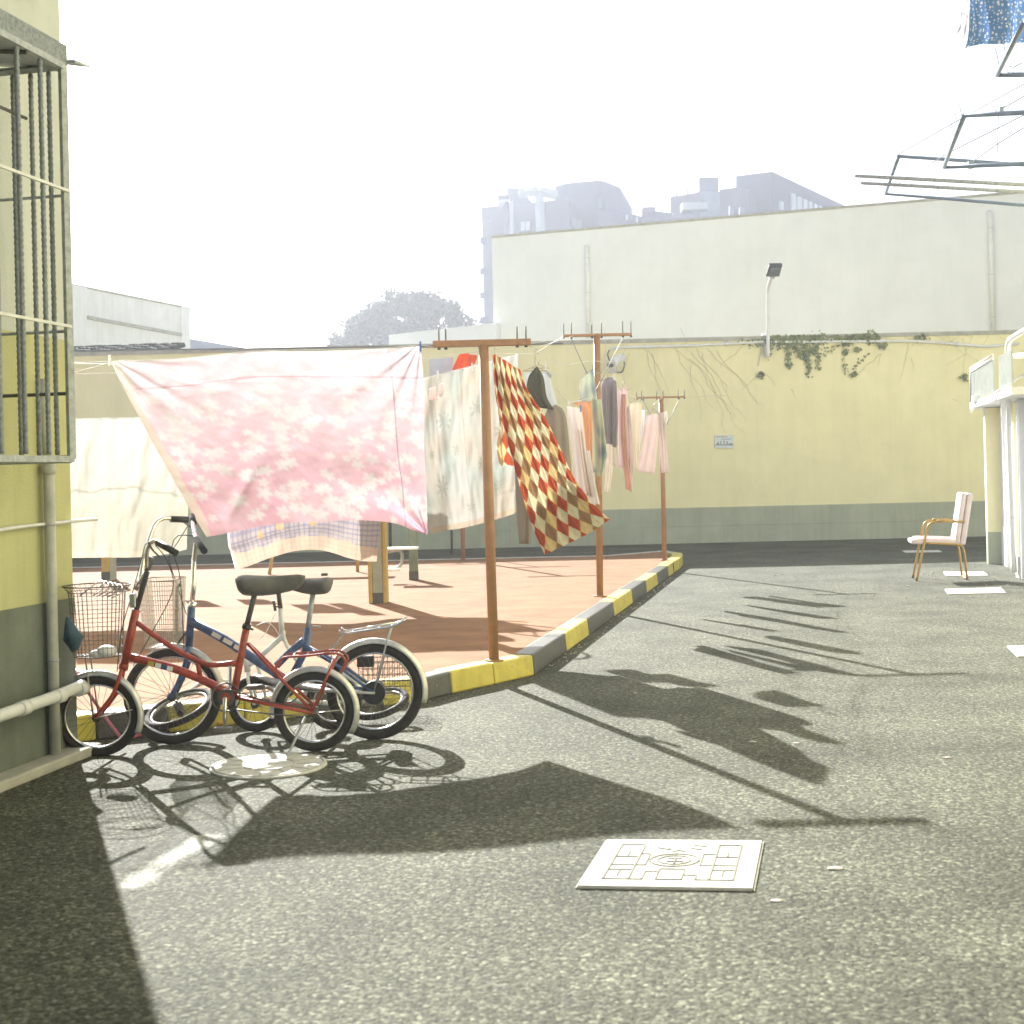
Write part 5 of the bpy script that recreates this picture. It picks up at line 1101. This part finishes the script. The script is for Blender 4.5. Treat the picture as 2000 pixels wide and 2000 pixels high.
for s_ in (-1, 1):
    MB().tube([pb_(562, 1340, s_*.03), rbk+Vector((0, s_*.06, 0))], .010, 8).build('chain_stay', M['blue_paint'], blue)
    MB().tube([pb_(596, 1262, s_*.02), pb_(665, 1300, s_*.045), rbk+Vector((0, s_*.06, 0))], .009, 8).build('seat_stay', M['blue_paint'], blue)
    MB().tube(cr([pb_(369, 1262, s_*.025), pb_(368, 1285, s_*.045), pb_(352, 1330, s_*.045), fb+Vector((0, s_*.055, 0))], 12), .0115, 8).build('fork_blade', M['blue_paint'], blue)
    MB().tube(cr([pb_(665, 1228, s_*.05), pb_(675, 1234, s_*.06), pb_(720, 1228, s_*.065), pb_(770, 1220, s_*.06), pb_(794, 1207, s_*.05)], 18), .005, 8).build('rack_rail', M['chrome'], blue)
    MB().tube([pb_(765, 1221, s_*.06), rbk+Vector((0, s_*.065, 0))], .0045, 6).build('rack_stay', M['steel'], blue)
    MB().tube([pb_(676, 1234, s_*.05), pb_(652, 1262, s_*.03), pb_(640, 1280, s_*.02)], .004, 6).build('rack_stay', M['steel'], blue)
MB().tube([pb_(690, 1231), pb_(768, 1216)], .005, 6).build('rack_rail', M['chrome'], blue)
for x in (690, 715, 740, 764): MB().tube([pb_(x, 1233-(x-690)*.15, -.06), pb_(x, 1233-(x-690)*.15, .06)], .004, 6).build('rack_bar', M['steel'], blue)
fender(blue, rbk, BWR+.024, -14, 152, .055); fender(blue, fb, BWR+.022, 8, 112, .05)
MB().tube([rbk+Vector((0, -.065, 0)), rbk+Vector((0, -.03, 0))], .058, 24).build('drum_brake', M['black'], blue); MB().tube([rbk+Vector((0, .03, 0)), rbk+Vector((0, .06, 0))], .05, 24).build('drum_brake', M['steel_dark'], blue)
MB().box(pb_(712, 1294, .05), (.09, .03, .06)).build('battery_lamp', M['black'], blue, bevel=.01)
crank(blue, pb_(563, 1345), R(170), .15, 1, .07)
cg_ = MB().tube([pb_(500, 1316, -.05), pb_(540, 1328, -.05), pb_(640, 1345, -.05), pb_(735, 1350, -.05)], [.02, .045, .035, .03], 10, flat=.3); cg_.build('chain_guard', M['steel'], blue)
MB().tube([pb_(374, 1186), pb_(378, 1150), pb_(379, 1090)], .0125, 10).build('stem', M['chrome'], blue)
MB().tube([pb_(373, 1189), pb_(378, 1176)], .019, 10).build('stem_nut', M['chrome'], blue)
MB().tube(cr([pb_(379, 1095), pb_(383, 1065, -.01), pb_(386, 1050, -.03), pb_(381, 1040, -.02)], 12), .0125, 10).build('stem_neck', M['chrome'], blue)
MB().tube(cr([pb_(362, 1022, .16), pb_(376, 1036, .03), pb_(395, 1053, -.12)], 12), .011, 10).build('handlebar', M['chrome'], blue)
MB().tube([pb_(351, 1011, .26), pb_(364, 1024, .16)], .0165, 12).build('grip', M['black'], blue); MB().tube([pb_(392, 1051, -.1), pb_(420, 1071, -.24)], .0165, 12).build('grip', M['black'], blue)
MB().tube([pb_(340, 1022, .2), pb_(358, 1030, .14), pb_(366, 1032, .12)], .006, 6).build('brake_lever', M['steel_dark'], blue); MB().tube([pb_(335, 1018, .24), pb_(348, 1020, .2)], .008, 6).build('bell', M['chrome'], blue)
MB().tube(cr([pb_(358, 1028, .1), pb_(345, 1060, .02), pb_(330, 1090, 0), pb_(345, 1140, 0), pb_(366, 1200, -.02)], 18), .0025, 5).build('brake_cable', M['black'], blue)
MB().tube(cr([pb_(385, 1046, -.06), pb_(350, 1046, -.04), pb_(336, 1075, 0), pb_(352, 1130, 0), pb_(362, 1280, -.02)], 18), .0025, 5).build('brake_cable', M['black'], blue)
# mesh basket of the blue bicycle
bk = MB(); b0 = pb_(281, 1132); b1 = pb_(350, 1132); z0 = pb_(300, 1262).z; z1 = b0.z; y0, y1 = YB-.14, YB+.14
def rect(z, sh, r): bk.tube([Vector((b0.x+sh, y0+sh, z)), Vector((b1.x-sh*.4, y0+sh, z)), Vector((b1.x-sh*.4, y1-sh, z)), Vector((b0.x+sh, y1-sh, z))], r, 4, closed=True)
rect(z1, 0, .0035); rect(z0, .03, .003)
for k in range(1, 14): t = k/14; rect(z1+(z0-z1)*t, .03*t, .0011)
for i in range(15):
    u = i/14; xa = b0.x+(b1.x-b0.x)*u; xb = b0.x+.03+(b1.x-b0.x-.042)*u
    for yy, yb in ((y0, y0+.03), (y1, y1-.03)): bk.tube([Vector((xa, yy, z1)), Vector((xb, yb, z0))], .0011, 4, cap=False)
    bk.tube([Vector((xb, y0+.03, z0)), Vector((xb, y1-.03, z0))], .0011, 4, cap=False)
for i in range(20):
    yy = y0+(y1-y0)*i/19; yb = y0+.03+(y1-y0-.06)*i/19; bk.tube([Vector((b0.x, yy, z1)), Vector((b0.x+.03, yb, z0))], .0011, 4, cap=False); bk.tube([Vector((b1.x, yy, z1)), Vector((b1.x-.012, yb, z0))], .0011, 4, cap=False)
bk.build('basket', M['wire_bright'], blue)
MB().tube([pb_(352, 1140), pb_(345, 1150), pb_(344, 1250)], .008, 8).build('basket_bracket', M['steel_dark'], blue); MB().tube([pb_(343, 1262), pb_(368, 1230)], .006, 6).build('basket_bracket', M['steel_dark'], blue)

# --- white step-through bicycle standing behind the blue one
YW = 7.22
def pw(x, y, o=0): return pt(x, y, YW)+Vector((0, o, 0))
wf_, wr_ = pw(500, 1385), pw(652, 1385); wf_.z = wr_.z = .15
wh = empty('bicycle', Vector(((wf_.x+wr_.x)/2, YW, 0)), 'small white step-through bicycle mostly hidden behind the red and blue ones', 'bicycle')
wheel(wh, wf_, .15, .02, spokes=16); wheel(wh, wr_, .15, .02, spokes=16)
MB().tube([pw(543, 1150), pw(548, 1190)], .0125, 10).build('seat_post', M['steel_dark'], wh)
saddle(wh, pw(495, 1138), pw(580, 1134), .17, .05)
MB().tube([pw(547, 1188), pw(551, 1236)], .0145, 10).build('seat_tube', M['white_bike'], wh); MB().tube([pw(535, 1184, -.02), pw(549, 1184, -.02)], .005, 6).build('clamp_lever', M['steel_dark'], wh); MB().tube([pw(536, 1172, -.03), pw(540, 1192, -.03)], .008, 6).build('lock', M['steel_dark'], wh)
MB().tube(cr([pw(551, 1232), pw(552, 1240), pw(545, 1249), pw(522, 1270), pw(505, 1284), pw(492, 1295), pw(482, 1300)], 18), .0145, 10).build('top_tube', M['white_bike'], wh)
MB().tube(cr([pw(552, 1238), pw(560, 1260), pw(580, 1290), pw(620, 1340)], 12), .011, 8).build('seat_stay', M['white_bike'], wh)
MB().tube([pw(620, 1340, .02), wr_+Vector((0, .05, 0))], .010, 8).build('chain_stay', M['white_bike'], wh); MB().tube([pw(500, 1287), pw(520, 1365), wr_+Vector((0, -.05, 0))], .012, 8).build('chain_stay', M['white_bike'], wh)
MB().tube([pw(476, 1262), pw(484, 1312)], .017, 10).build('head_tube', M['white_bike'], wh)
for s_ in (-1, 1): MB().tube([pw(484, 1312, s_*.02), pw(488, 1330, s_*.04), wf_+Vector((0, s_*.045, 0))], .009, 8).build('fork_blade', M['white_bike'], wh)
MB().tube(cr([pw(500, 1222), pw(520, 1215), pw(535, 1225), pw(548, 1245)], 12), .0025, 5).build('brake_cable', M['white_bike'], wh); MB().tube([pw(537, 1200), pw(520, 1235), pw(506, 1250)], .002, 4).build('brake_cable', M['white_bike'], wh)
fender(wh, wr_, .172, 20, 165, .045)

# --- bicycle lying on its side between the kerb and the others
e5 = empty('bicycle', gr(560, 1405), 'silver bicycle fallen on its side by the kerb, its wheels lying flat', 'bicycle')
w1, w2 = pt(350, 1384, 7.13), pt(742, 1374, 7.4)
AX1 = Vector((-.28, -.33, 1)); AX2 = Vector((-.22, -.30, 1))
wheel(e5, w1, .19, .018, AX1, 24, rm='wire_bright'); wheel(e5, w2, .165, .018, AX2, 24, rm='wire_bright')
MB().tube([gr(358, 1400)+Vector((0, 0, .12)), gr(405, 1375)+Vector((0, 0, .16)), gr(470, 1390)+Vector((0, 0, .16))], .011, 8).build('fork_blade', M['white_bike'], e5)
MB().tube([gr(358, 1404)+Vector((0, 0, .03)), gr(470, 1405)+Vector((0, 0, .08)), gr(640, 1400)+Vector((0, 0, .08)), w2], .013, 8).build('frame_tube', M['wire_bright'], e5)
MB().tube([gr(470, 1398)+Vector((0, 0, .16)), gr(600, 1385)+Vector((0, 0, .2)), w2+Vector((0, 0, .03))], .013, 8).build('frame_tube', M['steel_dark'], e5)
MB().tube([gr(361, 1408)+Vector((0, 0, .03)), gr(440, 1422)+Vector((0, 0, .02))], .013, 8).build('handle_tube', M['yellow_tube'], e5)
bk = MB(); cb = gr(758, 1345, KH)
for k in range(5): z = cb.z+.02+k*.035; bk.tube([cb+Vector((-.16, -.05, z-cb.z)), cb+Vector((.13, -.05, z-cb.z)), cb+Vector((.13, .15, z-cb.z)), cb+Vector((-.16, .15, z-cb.z))], .003 if k in (0, 4) else .0018, 4, closed=True)
for i in range(11):
    x = -.16+.29*i/10
    for yy in (-.05, .15): bk.tube([cb+Vector((x, yy, .0)), cb+Vector((x, yy, .16))], .0018, 4, cap=False)
bk.build('basket', M['wire'], e5)

# pink pole leaning behind the red front wheel
MB().tube([pt(126, 1284, 6.85), pt(158, 1332, 6.84), pt(213, 1411, 6.82), pt(243, 1450, 6.8)], .0085, 8).build('pole', M['pink_tube'], label='pink metal pole leaning behind the front wheel of the red bicycle', cat='pole')
MB().tube([gr(243, 1449)+Vector((0, 0, .012)), gr(275, 1439)+Vector((0, 0, .012))], .011, 8).build('pole_foot', M['pink_tube'], bpy.data.objects['pole.001'] if 'pole.001' in bpy.data.objects else None)

# ------------------------------------------------------------------ chair
YC = 15.6
def pc(x, y, o=0): return pt(x, y, YC)+Vector((0, o, 0))
ch = empty('chair', gr(1825, 1128), 'pale pink cushioned chair with a gold metal frame facing left near the right wall', 'chair')
DC = Vector((.08, .42, 0))      # width direction of the chair, away from the camera
def cc(x, y, side):  # near side (0) or far side (1)
    return pt(x, y, 15.45)+(DC if side else Vector((0, 0, 0)))
def zg(p): return Vector((p.x, p.y, 0))
for s_ in (0, 1):
    f0 = zg(cc(1790, 1132, s_)); r0 = zg(cc(1889, 1130, s_))
    a = cc(1805, 1062, s_); 
    MB().tube(cr([f0, cc(1803, 1070, s_), cc(1812, 1030, s_), cc(1818, 1022, s_), cc(1830, 1019, s_), cc(1884, 1019, s_)], 26), .0135, 10).build('front_leg', M['gold'], ch)
    MB().tube(cr([r0, cc(1884, 1085, s_), cc(1880, 1070, s_), cc(1872, 1064, s_), cc(1808, 1061, s_)], 22), .0135, 10).build('rear_leg', M['gold'], ch)
    MB().tube([cc(1830, 1018, s_), cc(1864, 1018, s_)], .017, 10).build('armrest', M['gold'], ch)
MB().tube([zg(cc(1889, 1130, 0))+Vector((0, 0, .012)), zg(cc(1889, 1130, 1))+Vector((0, 0, .012))], .012, 8).build('foot_bar', M['gold'], ch)
def cushion(name, P, th, m, par):
    mb = MB().hexa(P, [p+th for p in P]); o = mb.build(name, M[m], par); b = o.modifiers.new('bevel', 'BEVEL'); b.width = .02; b.segments = 3; return o
cushion('seat', [cc(1780, 1063, 0), cc(1876, 1063, 0), cc(1876, 1063, 1), cc(1780, 1063, 1)], Vector((0, 0, .055)), 'chair_pink', ch)
cushion('backrest', [cc(1864, 1064, 0), cc(1874, 1065, 0), cc(1874, 1065, 1), cc(1864, 1064, 1)], cc(1879, 962, 0)-cc(1864, 1064, 0), 'chair_pink', ch)
cushion('backrest_cover', [cc(1875, 1064, 0), cc(1886, 1065, 0), cc(1886, 1065, 1), cc(1875, 1064, 1)], cc(1890, 963, 0)-cc(1875, 1064, 0), 'chair_pink', ch)
sheet('cloth', [(1782, 1047, 15.9), (1800, 1046, 15.9), (1855, 1048, 15.9)], [(1779, 1056, 15.40), (1800, 1052, 15.42), (1860, 1053, 15.45)], [(1782, 1047, 15.9), (1779, 1056, 15.4)], [(1855, 1048, 15.9), (1860, 1053, 15.45)], 40, 20, lambda u, v, x, y: mix((.78, .7, .68), (.6, .42, .36), max(0, hsh(x*12, y*12))*1.6), 'cloth_dense', .01, label='crumpled pale cloth lying on the seat of the gold chair', cat='cloth')

# ------------------------------------------------------------------ manhole covers
def plate(corners, lab, rise=.012, m='manhole', frame=True):
    q = [gr(x, y) for x, y in corners]; c = sum(q, Vector())/4; e = empty('manhole_cover', c, lab, 'manhole cover')
    if frame:
        o = [c+(p-c)*1.025 for p in q]
        for i in (1, 3):
            a, b, a2, b2 = o[i], o[(i+1) % 4], q[i], q[(i+1) % 4]; z = Vector((0, 0, rise*.5)); MB().hexa([a, b, c+(b2-c)*1.012, c+(a2-c)*1.012], [a+z, b+z, c+(b2-c)*1.012+z, c+(a2-c)*1.012+z]).build('frame', M['concrete'], e)
    MB().hexa(q, [p+Vector((0, 0, rise)) for p in q]).build('plate', M[m], e, bevel=.002)
    return q, c, e
q, c, e = plate([(1128.3, 1736), (1469.6, 1741.3), (1488, 1647.8), (1185.9, 1645.7)], 'large pale square manhole cover with a raised maze pattern in the foreground')
def onp(u, v, z=.012): return q[0].lerp(q[1], u).lerp(q[3].lerp(q[2], u), v)+Vector((0, 0, z))
rel = []
def seg(u0, v0, u1, v1, w=.006):
    w *= 1.35
    a, b = onp(u0, v0), onp(u1, v1); d = (b-a).normalized(); n = Vector((-d.y, d.x, 0))*w*.5; a = a-d*w*.3; b = b+d*w*.3; z = Vector((0, 0, .0035))
    MB().hexa([a-n, b-n, b+n, a+n], [a-n*.6+z, b-n*.6+z, b+n*.6+z, a+n*.6+z]).build('raised_line', M['manhole_grey'], e)
for u in (.12, .27, .74, .88): seg(u, .13, u, .87, .007)
for u0, u1 in ((.12, .27), (.74, .88)):
    for v in (.13, .32, .42, .60, .87): seg(u0, v, u1, v, .004)
    m_ = (u0+u1)/2; seg(m_, .2, m_, .32, .004); seg(m_, .6, m_, .72, .004)
for s_ in ((.35, .13, .35, .28), (.27, .13, .35, .13), (.43, .13, .43, .34), (.35, .28, .43, .28), (.43, .34, .58, .34), (.58, .34, .58, .13), (.58, .22, .66, .22), (.66, .22, .66, .13), (.66, .13, .74, .13), (.33, .42, .33, .66), (.66, .42, .66, .66), (.27, .42, .33, .42), (.66, .42, .74, .42), (.27, .66, .33, .66), (.66, .66, .74, .66), (.36, .8, .44, .76), (.44, .76, .42, .86), (.56, .8, .64, .76), (.58, .86, .66, .84), (.46, .72, .5, .74), (.5, .74, .54, .72), (.43, .13, .58, .13)): seg(*s_, .004)
for rr, w in ((.15, .005), (.10, .003)):
    for i in range(20):
        a, b = 2*math.pi*i/20, 2*math.pi*(i+1)/20; seg(.495+rr*math.cos(a), .53+rr*.9*math.sin(a), .495+rr*math.cos(b), .53+rr*.9*math.sin(b), w)
for s_ in ((.45, .5, .55, .5), (.5, .46, .5, .58), (.46, .56, .54, .56)): seg(*s_, .004)
plate([(1852, 1161.5), (1964, 1159), (1954.6, 1149), (1846, 1152)], 'pale rectangular cover in front of the gold chair, the middle of the right ones', .01)
plate([(1848, 1126), (1930, 1125), (1921, 1117.5), (1843, 1118)], 'pale cover under the rear legs of the gold chair', .01)
plate([(1768, 1079.5), (1840, 1078.5), (1834, 1075.5), (1762, 1076.5)], 'far pale cover lying in the wall shadow left of the chair', .01, 'manhole', False)
plate([(1988, 1284), (2080, 1282), (2055, 1262), (1967, 1264)], 'pale cover cut by the right edge of the picture', .01)
c = gr(525, 1497); e = empty('manhole_cover', c, 'round grey manhole cover under the pedals of the red bicycle', 'manhole cover')
MB().tube([c, c+Vector((0, 0, .01))], [.272, .27], 48).build('plate', M['manhole'], e)
MB().torus(c+Vector((0, 0, .010)), (0, 0, 1), .255, .004, 48, 6).build('raised_ring', M['concrete'], e); MB().torus(c+Vector((0, 0, .010)), (0, 0, 1), .12, .003, 36, 6).build('raised_ring', M['concrete'], e)
for i in range(12):
    a = i*math.pi/6; MB().tube([c+Vector((math.cos(a)*.13, math.sin(a)*.13, .010)), c+Vector((math.cos(a)*.24, math.sin(a)*.24, .010))], .003, 4).build('raised_rib', M['concrete'], e)

# ------------------------------------------------------------------ haze
def haze():
    m = bpy.data.materials.new('haze'); m.use_nodes = True; n = m.node_tree.nodes; n.remove(n['Principled BSDF'])
    v = n.new('ShaderNodeVolumePrincipled'); v.inputs['Color'].default_value = (.86, .91, 1, 1); v.inputs['Density'].default_value = .0014; v.inputs['Anisotropy'].default_value = .55
    m.node_tree.links.new(v.outputs[0], n['Material Output'].inputs['Volume'])
    MB().prism([(-260, -61), (260, -61), (260, 405), (-260, 405)], -1, 32).build('haze', m, kind='stuff', label='thin bright haze in the air over the yard')
haze()
